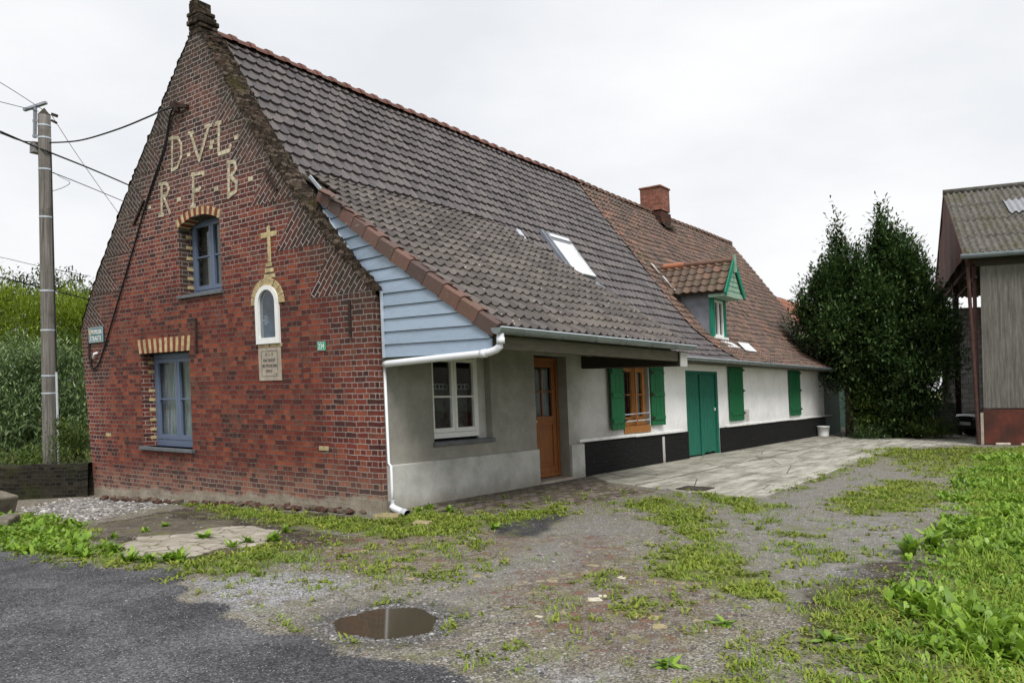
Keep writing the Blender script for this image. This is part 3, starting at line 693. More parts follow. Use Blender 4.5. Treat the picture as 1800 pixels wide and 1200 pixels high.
# oak door
mb = MB(); d = .2
def door():
    a0, a1, z0, z1 = 3.62, 4.58, .05, 2.17
    for q in ((a0, a0+.06, z0, z1), (a1-.06, a1, z0, z1), (a0+.06, a1-.06, z1-.06, z1)): mb.boxm(fm, q[0], q[1], q[2], q[3], d-.02, d+.08)
    b0, b1 = a0+.062, a1-.062
    for q in ((b0, b0+.11), (b1-.11, b1)): mb.boxm(fm, q[0], q[1], z0+.01, z1-.062, d, d+.045)
    for q in ((z0+.01, z0+.2), (.98, 1.14), (z1-.17, z1-.062)): mb.boxm(fm, b0+.11, b1-.11, q[0], q[1], d+.001, d+.044)
    mb.boxm(fm, b0+.11, b1-.11, z0+.2, .98, d+.02, d+.03); mb.boxm(fm, b0+.17, b1-.17, z0+.27, .90, d+.006, d+.02)
    mb.boxm(fm, (b0+b1)/2-.014, (b0+b1)/2+.014, 1.14, z1-.17, d+.005, d+.04)
    mb.boxm(fm, b0+.11, (b0+b1)/2-.014, 1.56, 1.585, d+.006, d+.039); mb.boxm(fm, (b0+b1)/2+.014, b1-.11, 1.56, 1.585, d+.006, d+.039)
    mb.boxm(fm, b0, b1, z0+.03, z0+.09, d-.03, d)
    mb.boxm(fm, b0+.12, b0+.13, 1.2, 1.21, d, d+.01)
door(); od = mb.build('front_door', MT['oak'], house, shear, bevel=.005); tag(od, 'varnished wooden front door with four small panes')
mb = MB(); quad(mb, fm, 3.79, 4.41, 1.14, 2.0, d+.03); mb.build('pane', MT['glass'], od, shear)
mb = MB(); n = 26
for c0, c1 in ((3.79, 4.41),):
    vs = []
    for i in range(n+1): a = c0+(c1-c0)*i/n; q = d+.09+.014*math.sin(i*1.9); vs += [fm(a, 1.14, q), fm(a, 1.98, q)]
    mb.add(vs, [(2*i, 2*i+2, 2*i+3, 2*i+1) for i in range(n)])
mb.build('curtain', MT['curtain'], od, shear)
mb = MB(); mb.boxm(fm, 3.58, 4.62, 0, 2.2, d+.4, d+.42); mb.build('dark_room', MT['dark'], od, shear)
mb = MB(); mb.tube([fm(3.72, 1.06, d-.005), fm(3.72, 1.06, d-.05), fm(3.84, 1.06, d-.05)], .011, 8); mb.build('handle', MT['zinclight'], od, shear)
mb = MB(); mb.box(3.60, 4.60, -.06, .25, -.2, .05); mb.build('door_step', MT['stone'], house, shear, bevel=.01)
# wooden window with bars and shutters
window(fm, 6.66, 7.76, .86, 2.12, .07, 2, [.5], MT['pine'], .07, curtain=[(6.74, 6.86, .95, 2.02), (7.5, 7.66, .95, 2.02)], sash=.075, label='varnished wooden window between green shutters, barred at its foot')
mb = MB(); mb.box(6.64, 7.78, -.03, .07, .72, .86); mb.build('window_board', MT['pine'], house, shear, bevel=.008)
mb = MB(); mb.tube([(6.62, -.02, 1.10), (7.78, -.02, 1.12)], .012, 6); mb.tube([(6.62, -.02, .96), (7.78, -.02, .975)], .014, 6); build_each(mb, 'window_bar', MT['zinclight'], house, shear)
mb = MB(); mb.box(7.15, 7.20, -.035, -.005, .88, 2.1); mb.build('window_post', MT['pine'], house, shear)
def shutter(hx, x1, z0, z1, ang, n=4, label=None, hinge=True):
    "boards hinged at hx, swung by ang off the wall"
    mb = MB(); L = x1-hx; sg = 1 if L > 0 else -1; L = abs(L)
    c, s_ = math.cos(ang), math.sin(ang)
    def mp(a, z, dd): return (hx+sg*(a*c-dd*s_*0), -.02-a*s_-dd, z)
    for i in range(n): mb.boxm(mp, L*i/n+.003, L*(i+1)/n-.003, z0+random.uniform(-.008, .008), z1+random.uniform(-.005, .005), 0, .028)
    for f in (.13, .52, .88): zb = z0+(z1-z0)*f; mb.boxm(mp, .03, L-.03, zb-.045, zb+.045, .0285, .052)
    o = mb.build('shutter', MT['green'], house, shear, bevel=.004)
    if label: tag(o, label)
    if hinge:
        mb = MB()
        for f in (.13, .52, .88): zb = z0+(z1-z0)*f; mb.boxm(mp, -.05, .10, zb-.018, zb+.018, .0525, .06)
        build_each(mb, 'hinge', MT['iron'], o, shear)
    return o
shutter(6.63, 6.0, .82, 2.12, .10, 3, 'green board shutter folded open left of the wooden window')
shutter(7.82, 8.36, .84, 2.12, .10, 3, 'green board shutter folded open right of the wooden window')
shutter(13.28, 12.25, .78, 2.30, .02, 5, 'closed green shutter just beyond the double door')
shutter(18.4, 17.25, .78, 2.3, .02, 5, 'farthest closed green shutter on the white wall')
# green double door
mb = MB(); a0, a1 = 9.68, 11.60
mb.boxm(fm, a0, a0+.07, -.02, 2.05, .02, .1); mb.boxm(fm, a1-.1, a1, -.02, 2.05, .0, .1); mb.boxm(fm, a0+.07, a1-.1, 1.97, 2.05, .02, .1)
gd = mb.build('double_door', MT['greendoor'], house, shear, bevel=.006); tag(gd, 'sea green plank double door in the white wall')
mb = MB()
for i in range(4): mb.boxm(fm, a0+.075+i*.185, a0+.075+(i+1)*.185-.006, .04+random.uniform(0, .02), 1.965, .035, .07)
mb.boxm(fm, a0+.82, a0+.93, .03, 1.96, .0, .036); mb.build('door_leaf', MT['greendoor'], gd, shear, bevel=.004)
mb = MB()
for i in range(5): mb.boxm(fm, a0+.95+i*.172, a0+.95+(i+1)*.172-.006, .05+random.uniform(0, .025), 1.965, .045, .08)
mb.build('door_leaf', MT['greendoor'], gd, shear, bevel=.004)
mb = MB(); mb.boxm(fm, 10.2, 11.5, 1.72, 1.80, .03, .045); mb.boxm(fm, a1-.14, a1-.11, 1.10, 1.16, -.01, .045); mb.build('latch', MT['white'], gd, shear) if False else None
mb = MB(); mb.boxm(fm, 11.43, 11.465, 1.08, 1.15, .02, .046); mb.build('latch', MT['white'], gd, shear)
# the shaded green barn door at the far end
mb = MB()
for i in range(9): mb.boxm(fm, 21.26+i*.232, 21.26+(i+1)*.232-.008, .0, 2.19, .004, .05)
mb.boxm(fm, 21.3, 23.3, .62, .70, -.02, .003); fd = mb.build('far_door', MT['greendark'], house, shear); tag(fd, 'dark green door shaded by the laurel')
# ------------------------------------------------------------------ ROOFS
def z_sag(x): return -.035*math.sin(max(0, x-11)/12*math.pi)+.01*math.sin(x*1.3)
PROF = [(-.55, 2.27), (.1, 2.66), (.65, 3.12), (1.3, 3.93), (4.0, 7.55)]       # y,z eave -> ridge
_L = [0.]
for a, b in zip(PROF, PROF[1:]): _L.append(_L[-1]+math.hypot(b[0]-a[0], b[1]-a[1]))
def prof_pos(t):
    t = max(0, min(t, _L[-1]-1e-6))
    for i in range(len(PROF)-1):
        if t <= _L[i+1]:
            f = (t-_L[i])/(_L[i+1]-_L[i]); a, b = PROF[i], PROF[i+1]
            dy, dz = b[0]-a[0], b[1]-a[1]; L = math.hypot(dy, dz)
            return (a[0]+dy*f, a[1]+dz*f, -dz/L, dy/L)
def wav(s, t): return .012*math.sin(s*1.1+t*.9)+.008*math.sin(s*2.3-t*1.7+1)
def main_pos(s, t):
    y, z, ny, nz_ = prof_pos(t); return (s, y, z+z_sag(s)*t/_L[-1]+wav(s, t)*(1.6 if s > 11.65 else .8)), (0, ny, nz_)
PE0, PE1 = (-1.98, 2.33), (1.95, 4.93)
_pl = math.hypot(PE1[0]-PE0[0], PE1[1]-PE0[1])
def porch_pos(s, t):
    f = t/_pl; dy, dz = (PE1[0]-PE0[0])/_pl, (PE1[1]-PE0[1])/_pl
    return (s, PE0[0]+dy*t, PE0[1]+dz*t+.004*(s-2.7)+wav(s, t)*.7*min(1, t)), (0, -dz, dy)
def pan(f): return .040*(.5+.5*math.cos(2*math.pi*(f-.86)))**1.6
def flat_tile(f): return .026*(1-min(1., abs(f-.9)/.14))**.7 if abs(f-.9) < .14 else (.004*math.cos(f*6))
def tiles(pos, s0, s1, tmax, tw, rh, prof, lift=.032, n=7, scal=.02, clip=None, jit=.004, t0=0.):
    mb = MB(); nr = int(math.ceil((tmax-t0)/rh)); nc = int(round((s1-s0)/tw)); tw = (s1-s0)/nc; rr = random.Random(11)
    for k in range(nr):
        ta, tb = t0+k*rh, min(tmax, t0+(k+1)*rh+.03)
        for i in range(nc):
            if clip and clip(s0+(i+.5)*tw, ta+rh*.5): continue
            j = rr.uniform(-jit, jit); j2 = rr.uniform(-jit, jit); jt = rr.uniform(-.006, .006); c = rr.random(); vs = []
            for q in range(n+1):
                f = q/n; s = s0+(i+f)*tw; h = prof(f)
                tl = ta-scal*math.sin(math.pi*f)+jt
                p, nn = pos(s, max(0, tl)) if tl >= 0 else pos(s, 0)
                p = Vector(p); nn = Vector(nn)
                if tl < 0:
                    p1, _ = pos(s, .05); p = p+(p-Vector(p1))/.05*(-tl)
                a = p+nn*(lift+h+j+j2*f); b_ = p+nn*(h*.5+j-.012)
                p2, n2 = pos(s, tb); c_ = Vector(p2)+Vector(n2)*(h+.002)
                vs += [b_, a, c_]
            fs = []
            for q in range(n): fs += [(3*q, 3*q+3, 3*q+4, 3*q+1), (3*q+1, 3*q+4, 3*q+5, 3*q+2)]
            mb.add(vs, fs, 0, c)
    return mb
TM = _L[-1]
def under(x, t):     # covered by the porch slope or the skylight
    y, z, *_ = prof_pos(t)
    return (x < 5.25 and y < 1.75) 
mbt = tiles(main_pos, .38, 11.65, TM, .2, .262, flat_tile, clip=under, scal=.02, lift=.045, jit=.008)
mr = mbt.build('main_roof', MT['roof_main'], house, shear); tag(mr, 'dark brown grey tiled roof slope')
mbt = tiles(main_pos, 11.66, LEN, TM, .19, .215, pan, lift=.046, jit=.010, scal=.016)
orf = mbt.build('old_roof', MT['roof_old'], house, shear); tag(orf, 'older orange brown tiled roof slope')
mb = MB(); 
for a, b in zip(PROF, PROF[1:]): mb.add([(.36, a[0], a[1]-.03), (LEN, a[0], a[1]-.03), (LEN, b[0], b[1]-.03), (.36, b[0], b[1]-.03)], [(0, 1, 2, 3)])
mb.add([(.36, 4, 7.50), (LEN, 4, 7.50), (LEN, 8.4, 2.3), (.36, 8.4, 2.3)], [(0, 1, 2, 3)])
mb.build('light_block_sheet', MT['dark'], house, shear)  # added unseen sheet just below the tiles, there to block light
mbt = tiles(lambda s, t: ((s, 8.4-4.4*t/6.81, 2.35+5.2*t/6.81), (0, .76, .65)), .38, LEN, 6.8, .4, .4, pan, n=4); mbt.build('rear_roof', MT['roof_old'], house, shear)
mbt = tiles(porch_pos, .13, 5.42, _pl, .187, .272, pan, clip=lambda x, t: (PE0[0]+(PE1[0]-PE0[0])*t/_pl > YV-.08 and x < .47) or (x < xv(PE0[0]+(PE1[0]-PE0[0])*t/_pl)-.05), lift=.046, scal=.026, n=8); pr = mbt.build('porch_roof', MT['roof_porch'], house, shear); tag(pr, 'lichened lower slope carried out over the porch')
mb = MB(); a, b = PE0, PE1
mb.prism([(.46, a[0], a[1]-.02), (5.4, a[0], a[1]-.02), (5.4, b[0], b[1]-.02), (.46, b[0], b[1]-.02)], (0, 0, -.05)); b = (YV, a[1]+(b[1]-a[1])*(YV-a[0])/(b[0]-a[0])); mb.prism([(.12, a[0], a[1]-.02), (.459, a[0], a[1]-.02), (.459, b[0], b[1]-.02), (.29, b[0], b[1]-.02), (.12, 0, a[1]+(b[1]-a[1])*(-a[0])/(b[0]-a[0])-.02)], (0, 0, -.05)); mb.build('porch_boarding', MT['beamgrey'], house, shear)
# ridge tiles
def ridge(x0, x1, name, mat, tw=.36, r_=.125, zf=lambda x: 7.56):
    mb = MB(); x = x0; i = 0
    while x < x1-.05:
        xe = min(x+tw, x1); n = 8
        for xa, xb, ra in ((x, xe-.09, r_), (xe-.10, xe, r_+.028)):
            vs = []
            for q in range(n+1):
                t = math.pi*(.02+.96*q/n)
                for xx, rr_ in ((xa, ra), (xb, ra)): vs.append((xx, 4.0-rr_*math.cos(t), zf(xx)-.045+rr_*.95*math.sin(t)))
            mb.add(vs, [(2*q, 2*q+2, 2*q+3, 2*q+1) for q in range(n)]); 
            mb.add([vs[2*q] for q in range(n+1)], [tuple(range(n+1))]); mb.add([vs[2*q+1] for q in range(n+1)], [tuple(range(n+1))])
        x = xe; i += 1
    return mb.build(name, mat, house, shear)
tag(ridge(.4, 11.65, 'ridge_tiles', MT['ridge'], zf=lambda x: 7.56+z_sag(x)), 'red terracotta ridge'); tag(ridge(11.66, LEN, 'ridge_tiles', MT['ridge_old'], zf=lambda x: 7.56+z_sag(x)), 'brown mossy ridge')
# verge of the porch
mb = MB(); nv = 12
for i in range(nv):
    TV = _pl*(YV-PE0[0])/(PE1[0]-PE0[0]); t0, t1 = TV*i/nv, TV*(i+1)/nv+.03
    (p0, nn), (p1, _) = porch_pos(0, t0), porch_pos(0, t1)
    p0, p1, nn = Vector(p0)+Vector((xv(p0[1]), 0, 0)), Vector(p1)+Vector((xv(p1[1]), 0, 0)), Vector(nn)
    e = .034; vs = []
    for p, l in ((p0, e), (p1, .012)):
        vs += [p+nn*(l-.16)+Vector((-.04-l*.3, 0, 0)), p+nn*(l+.005)+Vector((-.04-l*.3, 0, 0)), p+nn*(l+.03)+Vector((.0, 0, 0)), p+nn*(l+.03)+Vector((.13, 0, 0)), p+nn*(l-.16)+Vector((-.02-l*.3, 0, 0))]
    mb.add(vs, [(0, 1, 6, 5), (1, 2, 7, 6), (2, 3, 8, 7), (0, 5, 9, 4), (0, 4, 3, 2, 1), (4, 9, 8, 3)])
mb.build('porch_verge', MT['verge'], house, shear)
# blue grey boarding of the porch cheek
mb = MB(); zb = 2.035; i = 0
def vy(z): return max(-1.87, PE0[0]+(z+.13-PE0[1])*(PE1[0]-PE0[0])/(PE1[1]-PE0[1]))
def wy(z): return at_z([(-.06, 2.88)]+RAKE_R[1:], z) if z > 2.88 else -.06
def dbl(z0, z1):
    y0a, y0b, y1a, y1b = wy(z0), vy(z0), wy(z1), vy(z1)
    return y0a, y0b, y1a, y1b
H = .168
while zb < 4.6:
    z1 = zb+H-.006
    a0, b0, a1, b1 = dbl(zb, z1)
    if a0-b0 < .03: break
    if a1-b1 < .0: b1 = a1
    if b0 > YV: break
    vs = [(-.022, a0, zb), (-.022, b0, zb), (-.002, b1, z1), (-.002, a1, z1), (.02, a0, zb), (.02, b0, zb), (.02, b1, z1), (.02, a1, z1)]; vs = [(p[0]+xv(p[1]), p[1], p[2]) for p in vs]
    if b0 < -1.86 and vy(zb+.05) > -1.869:
        pass
    mb.add(vs, [(0, 1, 2, 3), (4, 7, 6, 5), (0, 4, 5, 1), (1, 5, 6, 2), (2, 6, 7, 3), (3, 7, 4, 0)]); zb += H; i += 1
cl = mb.build('cheek_cladding', MT['clad'], house, shear); tag(cl, 'blue grey weatherboarding filling the porch cheek')
mb = MB(); mb.poly([(.125, -.05, 2.04), (.125, -1.86, 2.04), (.125, -1.86, 2.25), (.125, 0, 3.5), (.125, -.05, 2.88)]); mb.build('cheek_backing', MT['dark'], house, shear)
mb = MB(); pts = [(-.03, -.075, 2.03), (-.03, -.075, 2.89)]+[(-.03, a-.03, z) for a, z in ((.3, 3.18), (.56, 3.44), (.9, 3.80), (1.27, 4.20))]; pts = [(p[0]+xv(p[1]), p[1], p[2]) for p in pts]
for p, q in zip(pts, pts[1:]): mb.bar(p, q, .03, .03, 0, (1, 0, 0))
mb.build('edge_trim', MT['zinclight'], house, shear)
mb = MB(); mb.bar((.36, 1.28, 4.42), (.45, 1.75, 4.82), .05, .02, 0, (1, 0, 0)); mb.build('valley_flashing', MT['zinclight'], house, shear)
# gutters
def gutter(x0, x1, y, z, r_, name, slope=0.):
    mb = MB(); n = 9; vs = []; ts = [math.pi+math.pi*q/n for q in range(n+1)]
    for x in (x0, x1):
        for k, ra in enumerate((r_, r_-.006)): vs += [(x, y+ra*math.cos(t), z+slope*(x-x0)+ra*math.sin(t)) for t in ts]
    m_ = n+1; fs = []
    for q in range(n): fs += [(q, q+1, 2*m_+q+1, 2*m_+q), (m_+q, 3*m_+q, 3*m_+q+1, m_+q+1)]
    fs += [tuple(range(m_)), tuple(range(2*m_, 3*m_))]
    mb.add(vs, fs)
    mb.tube([(x0, y-r_, z+.004), (x1, y-r_, z+.004+slope*(x1-x0))], .011, 6, 1)
    x = x0+.5
    while x < x1: mb.tube([(x, y+(r_+.004)*math.cos(t), z+slope*(x-x0)+(r_+.004)*math.sin(t)) for t in ts], .006, 4, 0); x += .85
    return mb.build(name, [MT['zinc'], MT['zinclight']], house, shear)
tag(gutter(-.02, 5.5, -2.03, 2.31, .075, 'gutter', .004), 'zinc gutter of the porch eave'); tag(gutter(5.7, LEN, -.62, 2.29, .07, 'gutter'), 'zinc gutter of the main eave')
mb = MB(); zz = 2.3
cyc = [(.06, -2.03, 2.26), (.06, -2.03, 2.16), (.055, -2.02, 2.10), (.045, -1.97, 2.06), (.03, -1.90, 2.035), (.02, -1.80, 2.02), (.03, -1.2, 1.995), (.05, -.5, 1.965), (.07, -.14, 1.95), (.10, -.05, 1.94)]
mb.tube(cyc, .044, 14); mb.tube([(.06, -2.03, 2.2), (.06, -2.03, 2.13)], .05, 14); mb.tube([(.024, -1.84, 2.023), (.02, -1.76, 2.017)], .05, 14)
mb.build('downpipe', MT['pvc'], house, shear, smooth=True)
mb = MB(); pp = [(.118, -.03, 1.95), (.118, -.034, .64), (.118, -.075, .60), (.115, -.08, .3), (.10, -.085, .12)]
mb.tube(pp, .02, 12); mb.tube([(.10, -.085, .16), (.10, -.09, .08), (.09, -.14, .05), (-.03, -.45, .03)], .046, 12, 0, False); mb.build('downpipe', MT['pvc'], house, shear, smooth=True)
mb = MB(); mb.tube([(-.01, -.40, .034), (-.05, -.52, .026)], .055, 14, 0, False); mb.tube([(-.01, -.40, .034), (-.035, -.47, .03)], .046, 14, 1); mb.build('pipe_mouth', [MT['pvcgrey'], MT['dark']], house, shear, smooth=True)
# porch beam structure
mb = MB(); mb.box(.15, 5.38, -1.93, -1.82, 2.07, 2.24); mb.box(.16, 5.3, -1.72, -1.62, 2.21, 2.3); build_each(mb, 'porch_plate', MT['beamgrey'], house, shear, bevel=.01)
mb = MB(); mb.box(5.12, 5.36, -1.96, .02, 1.99, 2.21); mb.build('porch_beam', MT['beam'], house, shear, bevel=.02)
mb = MB(); mb.box(5.11, 5.37, -1.98, -1.961, 1.98, 2.22); mb.build('beam_end', MT['plinth'], house, shear)
mb = MB(); mb.box(.06, 5.3, -1.8, -.0, 2.16, 2.18); mb.build('porch_ceiling', MT['plinth'], house, shear) if False else None
mb = MB(); mb.box(5.5, LEN, -.52, -.02, 2.2, 2.235); mb.build('eave_soffit', MT['beamgrey'], house, shear)
# ---- skylight, vents, flashings: frame in the roof plane
dyz = Vector((0, PROF[4][0]-PROF[3][0], PROF[4][1]-PROF[3][1])).normalized(); nyz = Vector((0, -dyz.z, dyz.y))
def rp(x, y, h): z = PROF[3][1]+(y-PROF[3][0])*dyz.z/dyz.y; return Vector((x, y, z))+nyz*h
def rbox(mb, x0, x1, y0, y1, h0, h1, mi=0): mb.boxm(lambda a, z, dd: tuple(rp(a, z, dd)), x0, x1, y0, y1, h0, h1, mi)
mb = MB(); X0, X1, Y0, Y1 = 7.2, 8.0, 1.4, 2.14
rbox(mb, X0-.06, X0, Y0, Y1, .0, .13); rbox(mb, X1, X1+.06, Y0, Y1, .0, .13); rbox(mb, X0, X1, Y1-.04, Y1, 0, .13); rbox(mb, X0, X1, Y0, Y0+.04, 0, .12); rbox(mb, X0-.13, X0-.061, Y0, Y1+.05, .0, .10); rbox(mb, X0+.0, X1+.0, Y1-.14, Y1-.10, .09, .125)
sk_ = mb.build('skylight', MT['lead'], house, shear, bevel=.006)
mb = MB(); rbox(mb, X0+.003, X1-.003, Y1-.098, Y1-.042, .09, .15); rbox(mb, X1-.05, X1-.004, Y0+.05, Y1-.14, .09, .14); rbox(mb, X0+.003, X1-.003, Y0+.0, Y0+.06, .121, .15); mb.build('skylight_trim', MT['leadlight'], sk_, shear)
m = Mat('skylight_blind', .15, .5); MT['blind'] = m.out(m.ramp(m.noise(2), [(.3, (.74, .75, .76)), (.7, (.82, .82, .83))]))
mb = MB(); rbox(mb, X0, X1-.05, Y0+.06, Y1-.142, .08, .115); mb.build('pane', MT['blind'], sk_, shear)
mb = MB(); mb.bar(rp(X1-.25, Y0-.02, .06), rp(X1+.25, Y0-.16, .05), .16, .02, 0, tuple(nyz)); mb.build('skylight_apron', MT['lead'], sk_, shear)
for x, y, l in ((6.05, 1.95, .1), (14.72, 1.3, .1)):
    mb = MB(); rbox(mb, x-.07, x+.07, y-.1, y+.1, .0, .09); mb.build('roof_vent', MT['zinclight'] if x < 10 else MT['leadlight'], house, shear, bevel=.02)
def patch(us, name):
    pts = [bp(u, v, (0, -dyz.z/dyz.y, 1), PROF[3][1]-PROF[3][0]*dyz.z/dyz.y) for u, v in us]
    return pts
# ---- dormer
dm = (0, 0, 0)
mb = MB(); mb.prism([(12.5, .46, 2.85), (12.5, .46, 4.26), (12.5, 1.60, 4.26), (12.5, 1.0, 3.4)], (.04, 0, 0)); 
dor = mb.build('dormer', MT['lead'], house, shear); tag(dor, 'small dormer with tiled roof and grey cheek')
mb = MB(); mb.prism([(13.4, .46, 2.85), (13.4, .46, 4.26), (13.4, 1.60, 4.26)], (-.04, 0, 0)); mb.build('dormer_cheek', MT['lead'], dor, shear)
mb = MB()
DF = .44
mb.boxm(fm, 12.47, 12.62, 2.98, 4.24, DF-.04, DF+.05); mb.boxm(fm, 13.26, 13.42, 2.98, 4.24, DF-.04, DF+.05); mb.boxm(fm, 12.62, 13.26, 4.0, 4.24, DF-.035, DF+.05)
mb.build('dormer_frame', MT['greentrim'], dor, shear, bevel=.005)
mb = MB(); 
for q in ((12.62, 12.68), (12.90, 12.98), (13.2, 13.26)): mb.boxm(fm, q[0], q[1], 3.02, 4.0, DF-.02, DF+.04)
mb.boxm(fm, 12.68, 12.90, 3.02, 3.08, DF-.018, DF+.04); mb.boxm(fm, 12.98, 13.2, 3.02, 3.08, DF-.018, DF+.04); mb.boxm(fm, 12.68, 12.90, 3.94, 4.0, DF-.018, DF+.04); mb.boxm(fm, 12.98, 13.2, 3.94, 4.0, DF-.018, DF+.04); mb.boxm(fm, 12.5, 13.4, 2.95, 3.01, DF-.1, DF+.04)
mb.build('dormer_window', MT['white'], dor, shear, bevel=.004)
mb = MB(); quad(mb, fm, 12.66, 13.22, 3.05, 3.97, DF+.02); mb.build('pane', MT['glass'], dor, shear)
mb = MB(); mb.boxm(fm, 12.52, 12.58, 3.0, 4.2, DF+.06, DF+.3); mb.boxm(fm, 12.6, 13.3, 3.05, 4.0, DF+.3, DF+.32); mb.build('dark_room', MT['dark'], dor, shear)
RZ, EZ, RX = 5.0, 4.17, 12.93
def dorm(side):
    ex = RX+side*.66
    def pos(s, t):
        L = math.hypot(.66, RZ-EZ); f = t/L
        y = s; return (ex-side*.66*f, y, EZ+(RZ-EZ)*f), (side*(RZ-EZ)/L, 0, .66/L)
    return pos
L_ = math.hypot(.66, RZ-EZ)
for side in (-1, 1):
    mbt = tiles(dorm(side), -.02, 2.05, L_, .235, .235, pan, lift=.03, jit=.007, n=6)
    mbt.build('dormer_roof', MT['roof_dormer'], dor, shear)
    mb = MB(); a = (RX+side*.68, -.02, EZ-.04); mb.prism([(RX+side*.64, -.0, EZ-.03), (RX+side*.64, 2.0, EZ-.03), (RX, 2.0, RZ-.03), (RX, -.0, RZ-.03)], (0, 0, -.03)); mb.build('dormer_boarding', MT['beam'], dor, shear)
    mb = MB(); mb.bar((RX+side*.02, -.06, RZ+.0), (RX+side*.70, -.06, EZ-.09), .035, .13, 0, (0, 0, 1)); mb.build('bargeboard', MT['greentrim'], dor, shear)
mb = MB(); mb.tube([(RX, -.06, RZ+.03), (RX, .6, RZ+.03), (RX, 1.3, RZ+.04), (RX, 2.05, RZ+.03)], .075, 10); mb.build('dormer_ridge', MT['ridge_old'], dor, shear)
mb = MB(); mb.tube([(RX, 1.35, RZ+.05), (RX, 1.95, RZ+.05)], .085, 10); MT['neworange'] = tile_mat('new_ridge_tile', [(.1, (.36, .14, .08)), (.9, (.42, .17, .10))], .1); mb.build('dormer_ridge', MT['neworange'], dor, shear)
mb = MB(); mb.bar((RX, -.085, RZ-.3), (RX, -.085, RZ+.17), .06, .05); mb.build('dormer_finial', MT['greenpale'], dor, shear)
mb = MB(); mb.poly([(RX-.6, -.01, EZ-.03), (RX+.6, -.01, EZ-.03), (RX, -.01, RZ-.08)]); mb.boxm(fm, RX-.62, RX+.62, EZ-.14, EZ-.02, -.035, .44); mb.build('dormer_gable_board', MT['greenpale'], dor, shear)
mb = MB()
for k in range(5): z = EZ+.02+k*.13; hw = .6*(1-(z-EZ)/(RZ-EZ))*.9; mb.boxm(fm, RX-hw, RX+hw, z, z+.012, -.018, -.012)
mb.build('gable_board_gap', MT['greentrim'], dor, shear)
mb = MB(); 
for u0 in (12.55,): mb.add([(12.55, .46, 3.02), (13.5, .46, 3.0), (13.62, .1, 2.74), (12.72, .1, 2.74)], [(0, 1, 2, 3)])
mb.add([(13.9, .30, 2.93), (14.75, .30, 2.93), (14.5, -.05, 2.66), (13.6, -.05, 2.66)], [(0, 1, 2, 3)])
for k in range(3): y = 2.05-k*.33; z = 5.02-k*.38; mb.add([(12.28-.02*k, y, z+.09), (12.44, y, z+.06), (12.36, y-.26, z-.26)], [(0, 1, 2)])
build_each(mb, 'pale_flashing', MT['leadlight'], house, shear)
# ---- chimney
mb = MB(); mb.box(16.3, 17.0, 3.58, 4.32, 7.55, 8.30); mb.box(16.27, 17.03, 3.55, 4.35, 8.30, 8.36)
ch = mb.build('chimney', MT['chimney'], house, shear, bevel=.01)
mb = MB(); mb.box(16.285, 17.015, 3.565, 4.33, 6.7, 7.50); mb.build('chimney_foot', MT['chimney_dark'], ch, shear)
mb = MB(); mb.box(16.36, 16.94, 3.64, 4.26, 8.361, 8.365); mb.build('flue', MT['dark'], ch, shear)
mb = MB(); mb.add([(16.2, 3.56, 7.16), (17.1, 3.56, 7.16), (17.15, 3.42, 6.96), (16.3, 3.42, 6.96)], [(0, 1, 2, 3)]); mb.build('chimney_apron', MT['coping'], ch, shear)
# ------------------------------------------------------------------ street sign, number
MT['teal'] = simple('teal_enamel', (.012, .105, .115), .3, .5, var=.15); MT['numgreen'] = simple('green_number_enamel', (.03, .32, .20), .35, .5, var=.1)
sg = thing('street_sign', shear((-.02, 7.6, 2.57)), 'teal street name sign with crest high on the gable corner', 'street sign')
mb = MB(); mb.boxm(gm, 7.32, 7.90, 2.57, 2.87, -.03, -.012); mb.build('panel', MT['teal'], sg, shear, bevel=.004)
mb = MB()
for q in ((7.335, 7.885, 2.852, 2.857), (7.335, 7.885, 2.583, 2.588), (7.335, 7.340, 2.589, 2.851), (7.880, 7.885, 2.589, 2.851)): mb.boxm(gm, *q, -.033, -.030)
mb.build('border_line', MT['white'], sg, shear)
mb = MB(); mb.prism([gm(a, z, -.031) for a, z in ((7.77, 2.83), (7.87, 2.83), (7.87, 2.765), (7.845, 2.725), (7.82, 2.71), (7.795, 2.725), (7.77, 2.765))], (-.003, 0, 0)); mb.build('crest', MT['letter'], sg, shear)
text_mesh('POPELIER', .385, .085, gm, 7.755, 2.735, -.0315, MT['white'], 'lettering', sg); text_mesh('STRAETE', .45, .095, gm, 7.84, 2.605, -.0315, MT['white'], 'lettering', sg)
nb = thing('house_number', shear((-.01, 1.07, 2.17)), 'small green enamel house number plate 234 on the brick gable', 'number plate')
mb = MB(); mb.boxm(gm, .985, 1.165, 2.17, 2.29, -.016, -.006); mb.build('plate', MT['numgreen'], nb, shear, bevel=.003)
text_mesh('234', .125, .075, gm, 1.14, 2.192, -.0175, MT['white'], 'lettering', nb)
mb = MB()
for q in ((.99, 1.16, 2.283, 2.287), (.99, 1.16, 2.173, 2.177)): mb.boxm(gm, *q, -.019, -.016)
mb.build('border_line', MT['white'], nb, shear)
